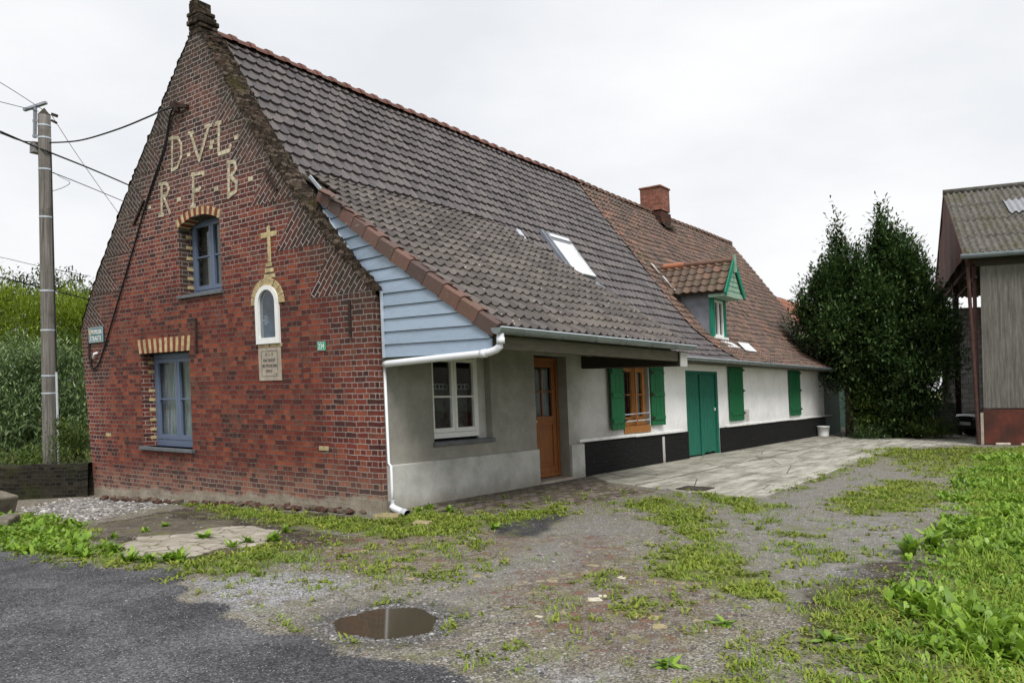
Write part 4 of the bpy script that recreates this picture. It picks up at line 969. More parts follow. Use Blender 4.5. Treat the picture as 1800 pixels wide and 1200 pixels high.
# ------------------------------------------------------------------ GROUND
def poly_world(px): return np.array([G(u, v)[:2] for u, v in px])
def sdist(P, poly):
    "signed distance (positive inside), P (n,2)"
    d2 = np.full(len(P), 1e9); ins = np.zeros(len(P), bool); n = len(poly)
    for i in range(n):
        a, b = poly[i], poly[(i+1) % n]; e = b-a; w_ = P-a
        t = np.clip((w_@e)/max(e@e, 1e-9), 0, 1); q = w_-t[:, None]*e; d2 = np.minimum(d2, (q**2).sum(1))
        cnd = (a[1] > P[:, 1]) != (b[1] > P[:, 1])
        with np.errstate(divide='ignore', invalid='ignore'): xx = (b[0]-a[0])*(P[:, 1]-a[1])/(b[1]-a[1])+a[0]
        ins ^= cnd & (P[:, 0] < xx)
    d_ = np.sqrt(d2); return np.where(ins, d_, -d_)
def soft(P, poly, w_): return np.clip(.5+sdist(P, poly)/w_, 0, 1)
ASPH = np.vstack([poly_world([(-60, 957), (0, 963), (75, 975), (150, 988), (200, 998), (260, 1000), (312, 1003), (303, 1025), (325, 1050), (400, 1078), (450, 1092), (520, 1118), (600, 1146), (700, 1162), (850, 1198), (900, 1235)]), [(-5.4, -5.6), (-6.5, -7.5), (-8, -30), (-40, -30), (-40, 30), (-12, 9)]])
SLAB = poly_world([(1040, 836), (1070, 848), (1150, 858), (1210, 866), (1290, 872), (1338, 876), (1400, 853), (1500, 815), (1568, 789), (1490, 775), (1470, 766), (1449, 763), (1211, 802), (1026, 832)])
SLAB2 = poly_world([(1480, 762), (1480, 776), (1568, 789), (1640, 784), (1730, 780), (1720, 766), (1600, 764)])
PAVE = poly_world([(690, 897), (945, 842), (1030, 834), (1075, 850), (1160, 864), (1080, 876), (960, 893), (860, 903), (760, 908)])
GRAV = [(poly_world(p), s_) for p, s_ in (([(318, 1018), (480, 1000), (600, 1012), (660, 1030), (560, 1052), (480, 1085), (440, 1088), (360, 1064)], 1.), ([(20, 905), (100, 880), (290, 866), (310, 885), (200, 905), (90, 925)], 1.), ([(740, 965), (830, 955), (870, 968), (800, 985)], .9), ([(1000, 1030), (1100, 1020), (1140, 1060), (1040, 1075)], .8), ([(1130, 1060), (1240, 1060), (1260, 1100), (1160, 1110)], .7), ([(920, 1150), (1100, 1170), (1130, 1230), (850, 1230)], .7), ([(1440, 900), (1640, 905), (1600, 960), (1480, 960)], .45), ([(1450, 990), (1580, 1000), (1540, 1040), (1440, 1030)], .7))]
RUB = [poly_world(p) for p in ([(480, 960), (700, 925), (880, 930), (980, 950), (900, 990), (720, 1005), (560, 1000)], [(840, 1035), (1000, 985), (1190, 1000), (1310, 1060), (1250, 1140), (1040, 1140), (920, 1090)], [(960, 940), (1090, 940), (1120, 1000), (990, 1010)])]
CRK = poly_world([(175, 978), (225, 952), (258, 935), (440, 925), (490, 935), (440, 957), (330, 976), (240, 985)])
FLAT = poly_world([(110, 930), (280, 903), (340, 912), (430, 922), (250, 945), (180, 945)])
DARK = poly_world([(865, 925), (940, 905), (1010, 899), (990, 915), (935, 946), (890, 946)])
TRACK = [poly_world(p) for p in ([(1220, 868), (1285, 872), (1345, 876), (1400, 860), (1500, 822), (1600, 830), (1560, 850), (1460, 880), (1420, 900), (1640, 905), (1640, 960), (1560, 1010), (1480, 1060), (1400, 1060), (1330, 1000), (1290, 940)], [(900, 960), (1050, 900), (1150, 930), (1000, 1000), (820, 1060), (600, 1090), (560, 1060), (760, 1040)])]
DIRT = [poly_world(p) for p in ([(120, 945), (160, 920), (330, 893), (420, 912), (530, 930), (640, 948), (540, 965), (420, 980), (330, 985), (190, 950)], [(1500, 1000), (1640, 980), (1640, 1060), (1560, 1150), (1440, 1120), (1400, 1060)], [(1560, 790), (1720, 785), (1700, 810), (1560, 805)], [(320, 890), (640, 905), (660, 930), (470, 925)])]
GREEN = [(poly_world(p), s_) for p, s_ in (
 ([(312, 884), (420, 890), (560, 908), (660, 912), (700, 900), (760, 900), (850, 905), (980, 888), (1000, 900), (880, 925), (760, 945), (650, 942), (520, 928), (400, 908)], .95),
 ([(0, 902), (60, 908), (130, 920), (150, 945), (160, 985), (70, 972), (-80, 960), (-80, 905)], 1.), ([(0, 948), (150, 968), (310, 985), (330, 1002), (260, 1000), (150, 990), (0, 968)], .9),
 ([(310, 985), (460, 958), (570, 972), (490, 1000), (390, 1015), (312, 1010)], .75), ([(480, 955), (860, 940), (900, 1000), (700, 1035), (520, 1010)], .38),
 ([(1060, 885), (1190, 868), (1240, 900), (1290, 955), (1320, 1000), (1430, 1050), (1380, 1062), (1250, 1037), (1120, 1012), (1150, 980), (1200, 958), (1180, 930), (1130, 898)], .85),
 ([(1210, 866), (1275, 870), (1395, 893), (1310, 905), (1280, 900)], .85), ([(1330, 905), (1400, 918), (1465, 932), (1440, 952), (1350, 940)], .6), ([(1370, 950), (1525, 965), (1545, 985), (1440, 1003), (1370, 985)], .55),
 ([(1445, 885), (1560, 843), (1640, 848), (1690, 880), (1600, 900), (1500, 907)], .85), ([(1360, 868), (1500, 815), (1570, 786), (1620, 788), (1530, 815), (1400, 864)], .75),
 ([(1500, 790), (2100, 780), (2300, 1300), (1380, 1230), (1440, 1130), (1390, 1075), (1450, 1010), (1560, 1035), (1640, 980), (1690, 920), (1700, 850), (1600, 830), (1560, 808)], .62),
 ([(1100, 1185), (1280, 1130), (1400, 1100), (1560, 1130), (1560, 1260), (1050, 1260)], .5), ([(960, 1010), (1180, 990), (1320, 1060), (1260, 1130), (1000, 1130), (920, 1080)], .3), ([(680, 1000), (860, 990), (900, 1025), (700, 1040)], .3))]
YARD = poly_world([(300, 1000), (700, 900), (1060, 850), (1340, 876), (1560, 790), (1700, 800), (1800, 1250), (860, 1190), (520, 1115)])
LUSH = np.vstack([poly_world([(1560, 1260), (1585, 1180), (1625, 1100), (1645, 1000), (1695, 930), (1690, 870), (1740, 800), (1810, 792)]), [(22, -12), (16, -16), (-1, -14), (-6, -10.5)]])
WALLS = np.array([(-.05, -.05), (LEN, -.05), (LEN, 8), (-.05, 8.2)])
PUD = np.array([(-3.37, -3.59)])
NZ = {}
def vnoise(P, sc, seed=0, octv=4):
    "cheap value noise"
    out_ = np.zeros(len(P)); amp = 1.; tot = 0.
    for o in range(octv):
        r_ = np.random.RandomState(seed+o).rand(256, 256); q = P*sc*(2**o)+o*17.3; i = np.floor(q).astype(int); f = q-i; f = f*f*(3-2*f)
        g = lambda a, b: r_[(i[:, 0]+a) % 256, (i[:, 1]+b) % 256]
        out_ += amp*((g(0, 0)*(1-f[:, 0])+g(1, 0)*f[:, 0])*(1-f[:, 1])+(g(0, 1)*(1-f[:, 0])+g(1, 1)*f[:, 0])*f[:, 1]); tot += amp; amp *= .5
    return out_/tot
def green_mask(P):
    g = .24*np.clip((vnoise(P, .9, 77)-.42)*5, 0, 1)*(1-soft(P, ASPH, .1))*(1-soft(P, SLAB, .1)*.75)*np.clip(1-sdist(P, YARD)*-2, 0, 1)
    for poly, s_ in GREEN: g = np.maximum(g, soft(P, poly, .5)*s_)
    return np.maximum(g, soft(P, LUSH, .5))
def masks(P):
    n1 = vnoise(P, 1.4, 3)-.5; Pn = P+np.stack([vnoise(P, 2.3, 11)-.5, vnoise(P, 2.3, 23)-.5], 1)*.35
    a = {}
    a['asph'] = soft(P+np.stack([vnoise(P, 2.6, 31)-.5, vnoise(P, 2.6, 37)-.5], 1)*.42, ASPH, .32)
    a['slab'] = np.maximum(soft(P, SLAB, .06), soft(P, SLAB2, .1)*.8); a['pave'] = soft(Pn, PAVE, .25)
    g = np.zeros(len(P))
    for poly, s_ in GRAV: g = np.maximum(g, soft(Pn, poly, .45)*s_)
    a['grav'] = g
    a['rub'] = np.max([soft(Pn, p, .7) for p in RUB], 0); a['crk'] = soft(Pn, CRK, .2); a['flat'] = soft(Pn, FLAT, .25); a['dark'] = soft(Pn, DARK, .12)
    a['track'] = np.max([soft(Pn, p, .7) for p in TRACK], 0); a['dirt'] = np.max([soft(Pn, p, .5) for p in DIRT], 0)
    a['green'] = green_mask(Pn); a['lush'] = soft(Pn, LUSH, .5)
    return a
def pud_r(P):
    d_ = P-PUD[0]; t = np.arctan2(d_[:, 1], d_[:, 0]); return np.hypot(d_[:, 0], d_[:, 1])/(.355+.02*np.sin(3*t+.6)+.014*np.sin(7*t))
def height(P):
    z = gz(P[:, 0], P[:, 1])
    z = z+(vnoise(P, 1.2, 5, 3)-.5)*.03+(vnoise(P, 7, 8, 3)-.5)*.012
    sl_ = np.maximum(soft(P, SLAB, .05), soft(P, PAVE, .3)*.7); z = z*(1-sl_)+(.012)*sl_
    r_ = pud_r(P); z = np.where(r_ < 2.4, z*np.clip((r_-1.35)/1., 0, 1)-.016*np.clip((2.4-r_)/1., 0, 1), z)
    return z
def ground_grid(x0, x1, y0, y1, st, name, skip=None):
    xs = np.arange(x0, x1+st/2, st); ys = np.arange(y0, y1+st/2, st); nx, ny = len(xs), len(ys)
    X, Y = np.meshgrid(xs, ys, indexing='ij'); P = np.stack([X.ravel(), Y.ravel()], 1); z = height(P)
    V = np.column_stack([P, z]); idx = np.arange(nx*ny).reshape(nx, ny)
    Q = np.stack([idx[:-1, :-1], idx[1:, :-1], idx[1:, 1:], idx[:-1, 1:]], -1).reshape(-1, 4)
    return V, Q, P
FXa, FXb, FYa, FYb = -8., 26., -9., 10.
V, Q, P = ground_grid(FXa, FXb, FYa, FYb, .05, 'ground')
mk = masks(P)
# one sheet: fine middle plus a coarse skirt to the horizon (skirt starts on the border, slightly lower far away)
nx = int(round((FXb-FXa)/.05))+1; ny = int(round((FYb-FYa)/.05))+1; idx = np.arange(nx*ny).reshape(nx, ny)
border = np.concatenate([idx[:, 0], idx[-1, 1:], idx[-2::-1, -1], idx[0, -2:0:-1]])
ctr = np.array([9., .5]); nb_ = len(border); rings = []; base = len(V); Vs = [V]; Qs = [Q]; prev = border
for k, sc in enumerate((1.5, 3., 8., 60.)):
    q = V[border, :2]; q = ctr+(q-ctr)*sc; zz = np.where(q[:, 1] > 9, -.4, np.clip(gz(q[:, 0], q[:, 1]), -.4, 0)); Vs.append(np.column_stack([q, zz-.02*k])); cur = base+np.arange(nb_); base += nb_
    Qs.append(np.stack([prev, cur, np.roll(cur, -1), np.roll(prev, -1)], 1)); prev = cur
VV = np.vstack(Vs); QQ = np.vstack(Qs)
MT['ground'] = None
def _ground():
    m = Mat('yard_ground', .9, .25); p = m.pos()
    A = m.sep(m.attr('mA', 'Vector')); B = m.sep(m.attr('mB', 'Vector')); Cc = m.sep(m.attr('mC', 'Vector')); D = m.sep(m.attr('mD', 'Vector'))
    big = m.noise(1.1, 6, .65); mid = m.noise(5, 6, .7); fin = m.noise(38, 4, .7); p2 = m.map(p, (1, 1, .3))
    vc = m.sep(m.voro(85, p2)); vd = m.voro(85, p2, 'Distance'); vc2 = m.sep(m.voro(38, p2)); vd2 = m.voro(38, p2, 'Distance')
    # loose gravel: dark grey/brown grit with pale chips
    grit = m.ramp(m.math('ADD', m.math('MULTIPLY', vc[0], .62), m.math('MULTIPLY', mid, .4)), [(.15, (.038, .034, .027)), (.42, (.126, .115, .095)), (.68, (.24, .224, .19)), (.88, (.43, .41, .38)), (1., (.64, .62, .59))])
    grit = m.mix(m.math('MULTIPLY', m.ss(big, .42, .62), .5), grit, m.mix(.45, grit, (.15, .115, .09)))
    track = m.ramp(m.math('ADD', m.math('MULTIPLY', vc[1], .45), m.math('MULTIPLY', mid, .5)), [(.2, (.10, .096, .086)), (.55, (.195, .188, .172)), (.85, (.33, .322, .30))])
    col = m.mix(m.math('MULTIPLY', Cc[0], .8), grit, track)
    dirt = m.ramp(m.math('ADD', m.math('MULTIPLY', vc[2], .3), m.math('MULTIPLY', mid, .65)), [(.25, (.020, .015, .012)), (.55, (.05, .038, .030)), (.8, (.10, .08, .062))])
    col = m.mix(m.ss(m.math('ADD', Cc[1], m.math('SUBTRACT', mid, .5)), .3, .7), col, dirt)
    pale = m.ramp(m.math('ADD', m.math('MULTIPLY', vc[1], .75), m.math('MULTIPLY', mid, .25)), [(.15, (.07, .07, .073)), (.45, (.20, .20, .212)), (.75, (.37, .37, .385)), (1., (.62, .62, .63))])
    col = m.mix(m.ss(m.math('ADD', B[0], m.math('MULTIPLY', m.math('SUBTRACT', mid, .5), 1.2)), .35, 1.1), col, pale)
    soil = m.math('MULTIPLY', m.ss(m.noise(2.4, 7, .75), .52, .66), m.math('SUBTRACT', 1., Cc[0])); col = m.mix(m.math('MULTIPLY', soil, .65), col, m.ramp(mid, [(.3, (.065, .050, .038)), (.7, (.19, .15, .115))]))
    chip = m.math('MULTIPLY', m.ss(vc2[0], .86, .9), m.ss(vd2, .5, .3)); col = m.mix(m.math('MULTIPLY', chip, .7), col, m.ramp(vc2[1], [(0., (.42, .40, .37)), (.5, (.55, .52, .46)), (1., (.34, .20, .14))]))
    # crushed brick and yellow stone lumps
    pw = m.N.new('ShaderNodeVectorMath'); pw.operation = 'MULTIPLY_ADD'; m.set(pw.inputs[0], m.noise(14, 4, .7, None, 0, True)); pw.inputs[1].default_value = (.07, .07, 0); m.set(pw.inputs[2], p2)
    st = m.sep(m.voro(12, pw.outputs[0])); sd_ = m.voro(12, pw.outputs[0], 'Distance', 'DISTANCE_TO_EDGE')
    rc = m.ramp(st[0], [(0., (.15, .055, .035)), (.3, (.21, .085, .055)), (.5, (.12, .08, .06)), (.7, (.20, .15, .09)), (.85, (.40, .33, .19)), (1., (.30, .27, .22))])
    rc = m.mix(m.math('MULTIPLY', m.ss(m.noise(22, 6, .8), .4, .65), .65), rc, (.10, .085, .07))
    rf = m.math('MULTIPLY', m.math('MULTIPLY', m.ss(sd_, .02, .09), m.ss(st[1], .62, .68)), m.ss(m.math('ADD', B[1], m.math('SUBTRACT', big, .5)), .3, .65))
    red = m.ss(m.math('ADD', B[1], m.math('MULTIPLY', m.math('SUBTRACT', mid, .5), 1.)), .45, .9)
    col = m.mix(m.math('MULTIPLY', red, .5), col, m.mix(.5, col, (.12, .062, .042)))
    col = m.mix(m.math('MULTIPLY', rf, .7), col, rc)
    # brick paving by the door
    v = m.map(p, (1, 1, 1), rot=(0, 0, .05)); rnd, mor = brick_nodes(m, v, .085, .20, .010, 1., .05)
    pc = m.ramp(m.math('ADD', m.math('MULTIPLY', rnd, .6), m.math('MULTIPLY', mid, .5)), [(.2, (.06, .048, .042)), (.5, (.135, .108, .092)), (.75, (.24, .205, .18)), (1., (.27, .17, .13))])
    pc = m.mix(mor, pc, (.025, .022, .015)); pf = m.ss(m.math('ADD', A[2], m.math('MULTIPLY', m.math('SUBTRACT', mid, .5), .7)), .35, .6); col = m.mix(pf, col, pc)
    # concrete apron
    px_, py_, _ = m.sep(p)
    st_ = m.noise(2, 8, .75, m.map(p, (.35, 2.0, 1)))
    cc = m.ramp(st_, [(.3, (.13, .12, .09)), (.42, (.25, .24, .195)), (.55, (.40, .385, .335)), (.7, (.58, .565, .51))])
    cc = m.mix(m.math('MULTIPLY', m.math('SUBTRACT', 1., m.ss(m.math('SUBTRACT', 0., py_), .5, 1.6)), .35), cc, (.20, .195, .15))
    cc = m.mix(m.math('MULTIPLY', m.ss(m.noise(.8, 5, .7), .5, .62), .45), cc, (.105, .10, .07))
    crack = m.math('SUBTRACT', 1., m.ss(m.voro(.8, m.map(p, (1, 1, .1)), 'Distance', 'DISTANCE_TO_EDGE'), .003, .012))
    joint = m.math('SUBTRACT', 1., m.ss(m.math('ABSOLUTE', m.math('ADD', m.math('ADD', py_, 1.42), m.math('MULTIPLY', m.math('SUBTRACT', mid, .5), .05))), .012, .03))
    joint2 = m.math('SUBTRACT', 1., m.ss(m.math('ABSOLUTE', m.math('SUBTRACT', m.math('FRACT', m.math('DIVIDE', px_, 3.7)), .5)), .002, .006))
    cc = m.mix(m.math('MULTIPLY', m.math('MAXIMUM', m.math('MAXIMUM', crack, joint), m.math('MULTIPLY', joint2, .6)), .85), cc, (.035, .035, .02))
    sf = m.ss(m.math('ADD', A[1], m.math('MULTIPLY', m.math('SUBTRACT', mid, .5), .5)), .42, .55); col = m.mix(sf, col, cc)
    # cracked slab with deep joints
    ce = m.voro(3.8, m.map(pw.outputs[0], (1, 1, .1)), 'Distance', 'DISTANCE_TO_EDGE'); kc = m.ramp(mid, [(.3, (.25, .22, .18)), (.7, (.45, .41, .35))])
    kc = m.mix(m.math('SUBTRACT', 1., m.ss(m.math('ADD', ce, m.math('MULTIPLY', m.math('SUBTRACT', fin, .5), .03)), -.004, .026)), kc, (.022, .018, .014))
    kf = m.ss(m.math('ADD', D[0], m.math('MULTIPLY', m.math('SUBTRACT', mid, .5), .8)), .35, .6); col = m.mix(kf, col, kc)
    fl = m.ramp(mid, [(.3, (.055, .045, .034)), (.55, (.12, .10, .08)), (.8, (.22, .19, .16))]); col = m.mix(m.ss(m.math('ADD', D[1], m.math('SUBTRACT', mid, .5)), .4, .7), col, fl)
    # asphalt
    ap = m.ramp(m.math('ADD', m.math('MULTIPLY', vc[0], .38), m.math('ADD', m.math('MULTIPLY', m.noise(.8, 7, .7), 1.15), -.2)), [(.25, (.016, .016, .018)), (.45, (.038, .038, .042)), (.66, (.088, .088, .094)), (.88, (.175, .175, .185))])
    ap = m.mix(m.math('MULTIPLY', m.ss(vc[2], .955, .97), m.ss(vd, .45, .2)), ap, (.42, .42, .43))
    af = m.ss(m.math('ADD', A[0], m.math('MULTIPLY', m.math('SUBTRACT', m.math('MULTIPLY', m.math('ADD', mid, fin), .5), .5), 1.5)), .4, .6); col = m.mix(af, col, ap)
    col = m.mix(m.math('MULTIPLY', D[2], .9), col, m.ramp(vc[0], [(.2, (.012, .013, .016)), (.8, (.045, .047, .055))]))
    yard = m.math('SUBTRACT', 1., m.math('MAXIMUM', af, sf)); ol = m.math('MULTIPLY', m.math('MULTIPLY', m.ss(m.noise(3.6, 8, .78), .47, .64), yard), m.math('SUBTRACT', .75, m.math('MULTIPLY', Cc[0], .55))); col = m.mix(m.math('MULTIPLY', ol, .8), col, m.ramp(fin, [(.3, (.085, .085, .03)), (.7, (.22, .225, .08))]))
    # moss film where things grow
    gcol = m.ramp(m.math('ADD', m.math('MULTIPLY', fin, .5), m.math('MULTIPLY', mid, .5)), [(.3, (.055, .060, .018)), (.5, (.115, .135, .028)), (.72, (.19, .215, .045))])
    gf = m.math('MULTIPLY', m.ss(m.math('ADD', B[2], m.math('MULTIPLY', m.math('SUBTRACT', m.noise(3.2, 7, .72), .5), 1.6)), .4, .85), .85)
    col = m.mix(gf, col, gcol)
    h = m.math('ADD', m.math('MULTIPLY', m.math('SUBTRACT', 1., vd), .6), m.math('MULTIPLY', m.math('SUBTRACT', 1., vd2), .5))
    soft_ = m.math('SUBTRACT', 1., m.math('MULTIPLY', m.math('MAXIMUM', m.math('MAXIMUM', sf, kf), m.math('MULTIPLY', af, .5)), .85))
    h = m.math('ADD', m.math('MULTIPLY', h, soft_), m.math('MULTIPLY', fin, .4))
    h = m.math('SUBTRACT', h, m.math('MULTIPLY', m.math('MAXIMUM', m.math('MULTIPLY', joint, sf), m.math('MULTIPLY', kf, m.math('SUBTRACT', 1., m.ss(ce, .0, .04)))), 1.2))
    h = m.math('ADD', h, m.math('MULTIPLY', rf, 1.2))
    # damp round the puddle
    dx = m.math('ADD', px_, 3.37); dy = m.math('ADD', py_, 3.59); rr_ = m.math('SQRT', m.math('ADD', m.math('MULTIPLY', dx, dx), m.math('MULTIPLY', dy, dy)))
    wet = m.math('SUBTRACT', 1., m.ss(m.math('ADD', rr_, m.math('MULTIPLY', m.math('SUBTRACT', mid, .5), .3)), .36, .72))
    col = m.mix(m.math('MULTIPLY', wet, .55), col, (.022, .019, .016))
    rough = m.math('SUBTRACT', .92, m.math('MULTIPLY', wet, .4))
    return m.out(col, rough, m.bump(h, .8, .012))
MT['ground'] = _ground()
gr = np_mesh('ground', VV, QQ, MT['ground'], smooth=True); tag(gr, kind='structure')
def setvec(o, name, a, b, c):
    at = o.data.attributes.new(name, 'FLOAT_VECTOR', 'POINT'); arr = np.zeros((len(VV), 3), np.float32)
    arr[:len(P)] = np.stack([a, b, c], 1)
    if name == 'mB': arr[len(P):, 2] = .9
    if name == 'mC': arr[len(P):, 1] = .5
    at.data.foreach_set('vector', arr.ravel())
setvec(gr, 'mA', mk['asph'], mk['slab'], mk['pave']); setvec(gr, 'mB', mk['grav'], mk['rub'], mk['green']); setvec(gr, 'mC', mk['track'], mk['dirt'], mk['lush']); setvec(gr, 'mD', mk['crk'], mk['flat'], mk['dark'])
# puddle
m = Mat('muddy_water', .05, .5); MT['puddle'] = m.out((.052, .043, .029)); m.b.inputs['IOR'].default_value = 1.33
mb = MB(); n = 160; pts = []
for k in range(n):
    t = 2*math.pi*k/n; rr_ = .355+.02*math.sin(3*t+.6)+.014*math.sin(7*t)+.005*math.sin(17*t+1)+.004*math.sin(31*t)+random.uniform(-.002, .002); pts.append((PUD[0][0]+rr_*math.cos(t), PUD[0][1]+rr_*math.sin(t), -.0125))
mb.poly(pts)
tag(mb.build('puddle_water', MT['puddle']), kind='structure')
# ---- scatter helpers
def zof(P): return height(P)
def rand_pts(n, box, dens, near=5.5, pw=1.6):
    x = RS.uniform(box[0], box[1], n); y = RS.uniform(box[2], box[3], n); P_ = np.stack([x, y], 1)
    d_ = np.hypot(x-CAM[0], y-CAM[1]); keep = RS.rand(n) < np.minimum(1, (near/np.maximum(d_, .1))**pw)
    P_ = P_[keep]; g = dens(P_); ins = soft(P_, WALLS, .02); ok = (RS.rand(len(P_)) < g) & (ins < .5) & (pud_r(P_) > 1.25)
    return P_[ok]
def leaf_quads(base, dirh, pitch, ln, wd, curl=.3):
    """bent leaf: two quads (rhombus like) per leaf. base (n,3) dirh angle, pitch up"""
    n = len(base); f = np.stack([np.cos(dirh)*np.cos(pitch), np.sin(dirh)*np.cos(pitch), np.sin(pitch)], 1)
    s_ = np.stack([-np.sin(dirh), np.cos(dirh), np.zeros(n)], 1); p2 = pitch-curl
    f2 = np.stack([np.cos(dirh)*np.cos(p2), np.sin(dirh)*np.cos(p2), np.sin(p2)], 1)
    l = ln[:, None]; w_ = wd[:, None]
    mid_ = base+f*l*.55; tip = mid_+f2*l*.5
    V_ = np.stack([base-s_*w_*.16, base+s_*w_*.16, mid_+s_*w_*.5, mid_-s_*w_*.5, tip+s_*w_*.2, tip-s_*w_*.2], 1).reshape(-1, 3)
    o = np.arange(n)[:, None]*6; Q_ = np.concatenate([o+np.array([[0, 1, 2, 3]]), o+np.array([[3, 2, 4, 5]])], 1).reshape(-1, 4)
    return V_, Q_
MT['grass'] = leaf_mat('grass_leaf', [(.1, (0.082, 0.143, 0.019)), (.45, (0.182, 0.278, 0.035)), (.8, (0.291, 0.382, 0.051)), (1., (0.419, 0.414, 0.087))], .6, .3, .2)
MT['weed'] = leaf_mat('broad_leaf', [(.1, (0.070, 0.148, 0.013)), (.45, (0.157, 0.282, 0.025)), (.8, (0.266, 0.417, 0.040)), (1., (0.392, 0.484, 0.081))], .42, .3, .4)
MT['cover'] = leaf_mat('low_herb_leaf', [(.1, (0.092, 0.131, 0.023)), (.5, (0.204, 0.260, 0.042)), (1., (0.346, 0.365, 0.070))], .6, .3, .2)
BOX = (-7, 24, -9, 9.5)
# low creeping herbs and moss tufts
def gdens(P_):
    g = green_mask(P_+np.stack([vnoise(P_, 2.3, 11)-.5, vnoise(P_, 2.3, 23)-.5], 1)*.35); n_ = vnoise(P_, 2.6, 41); 
    n2 = vnoise(P_, 6.5, 45, 3); return np.clip((g+(n_-.5)*1.7+(n2-.5)*3.4-.55)*2., 0, 1)*np.clip(g*1.5, 0, 1)
P_ = rand_pts(420000, BOX, gdens, 6.5, 1.1); n = len(P_); k = 4
b = np.repeat(np.column_stack([P_, zof(P_)]), k, 0); b[:, :2] += RS.normal(0, .02, (len(b), 2)); dd = np.hypot(b[:, 0]-CAM[0], b[:, 1]-CAM[1])
sc = 1+dd*.045
V_, Q_ = leaf_quads(b, RS.uniform(0, 6.28, n*k), RS.uniform(.05, 1.1, n*k), RS.uniform(.022, .05, n*k)*sc, RS.uniform(.010, .02, n*k)*sc, .5)
o = np_mesh('ground_cover', V_, Q_, MT['cover'], np.repeat(np.clip(RS.rand(n*k)*.6+np.repeat(vnoise(P_, 1.7, 51), k)*.6-.1, 0, 1), 2)); tag(o, 'low creeping herbs and moss spread over the gravel yard', 'ground cover', kind='stuff'); print('cover', n)
# grass blades
def grdens(P_):
    g = green_mask(P_); n_ = vnoise(P_, 1.9, 61)+(vnoise(P_, 5.5, 65, 3)-.5)*1.9; return np.clip((g+(n_-.5)*1.8-.45)*1.8, 0, 1)*np.clip(g*1.3, 0, 1)*(1-.75*soft(P_, LUSH, .8))
P_ = rand_pts(300000, BOX, grdens, 6.5, 1.1); n = len(P_); k = 4
b = np.repeat(np.column_stack([P_, zof(P_)]), k, 0); b[:, :2] += RS.normal(0, .025, (len(b), 2)); dd = np.hypot(b[:, 0]-CAM[0], b[:, 1]-CAM[1]); sc = 1+dd*.03
hl = np.repeat(.6+1.3*soft(P_, LUSH, .8), k)
V_, Q_ = leaf_quads(b, RS.uniform(0, 6.28, n*k), RS.uniform(.6, 1.45, n*k), RS.uniform(.045, .1, n*k)*hl, RS.uniform(.005, .009, n*k)*sc, .5)
o = np_mesh('grass', V_, Q_, MT['grass'], np.repeat(np.clip(RS.rand(n*k)*.6+np.repeat(vnoise(P_, 1.5, 71), k)*.6-.1, 0, 1), 2)); tag(o, 'short green grass growing in strips between the wheel tracks', 'grass', kind='stuff'); print('grass', n)
# broad leaved carpet at the right edge
def ldens(P_):
    return np.clip(soft(P_, LUSH, .7)*(.45+1.1*vnoise(P_, 1.2, 81)), 0, 1)
P_ = rand_pts(190000, BOX, ldens, 9, 1.); n = len(P_); k = 9
b = np.repeat(np.column_stack([P_, zof(P_)]), k, 0); b[:, :2] += RS.normal(0, .025, (len(b), 2))
size = np.repeat(np.clip((vnoise(P_, 1.3, 91)-.5)*2.6+.85, .5, 1.25)*RS.uniform(.6, 1.2, n), k)
V_, Q_ = leaf_quads(b, RS.uniform(0, 6.28, n*k), np.clip(RS.normal(.85, .35, n*k), .1, 1.5), RS.uniform(.06, .125, n*k)*size, RS.uniform(.026, .05, n*k)*size, RS.uniform(.2, .9, n*k))
o = np_mesh('weed_carpet', V_, Q_, MT['weed'], np.repeat(np.clip(RS.rand(n*k)*.7+np.repeat(RS.rand(n), k)*.35, 0, 1), 2)); tag(o, 'dense carpet of bright broad-leaved weeds along the right side of the yard', 'weeds', kind='stuff'); print('lush', n)
# left lush patch and foot of the gable
LP = poly_world([(-150, 905), (0, 902), (60, 910), (130, 922), (150, 945), (160, 982), (70, 970), (-100, 958)])
P_ = rand_pts(60000, (-6, 3, -1, 8), lambda q: np.clip(soft(q, LP, .3)*.9, 0, 1)*.16, 9, 1.); n = len(P_); k = 8
b = np.repeat(np.column_stack([P_, zof(P_)]), k, 0); b[:, :2] += RS.normal(0, .03, (len(b), 2))
V_, Q_ = leaf_quads(b, RS.uniform(0, 6.28, n*k), np.clip(RS.normal(.7, .35, n*k), .1, 1.4), RS.uniform(.05, .12, n*k), RS.uniform(.026, .05, n*k), RS.uniform(.2, .8, n*k))
o = np_mesh('weed_carpet', V_, Q_, MT['weed'], np.repeat(np.clip(RS.rand(n*k)*.7+.1, 0, 1), 2)); tag(o, 'patch of leafy weeds between the stone blocks and the asphalt edge', 'weeds', kind='stuff'); print('lp', n)
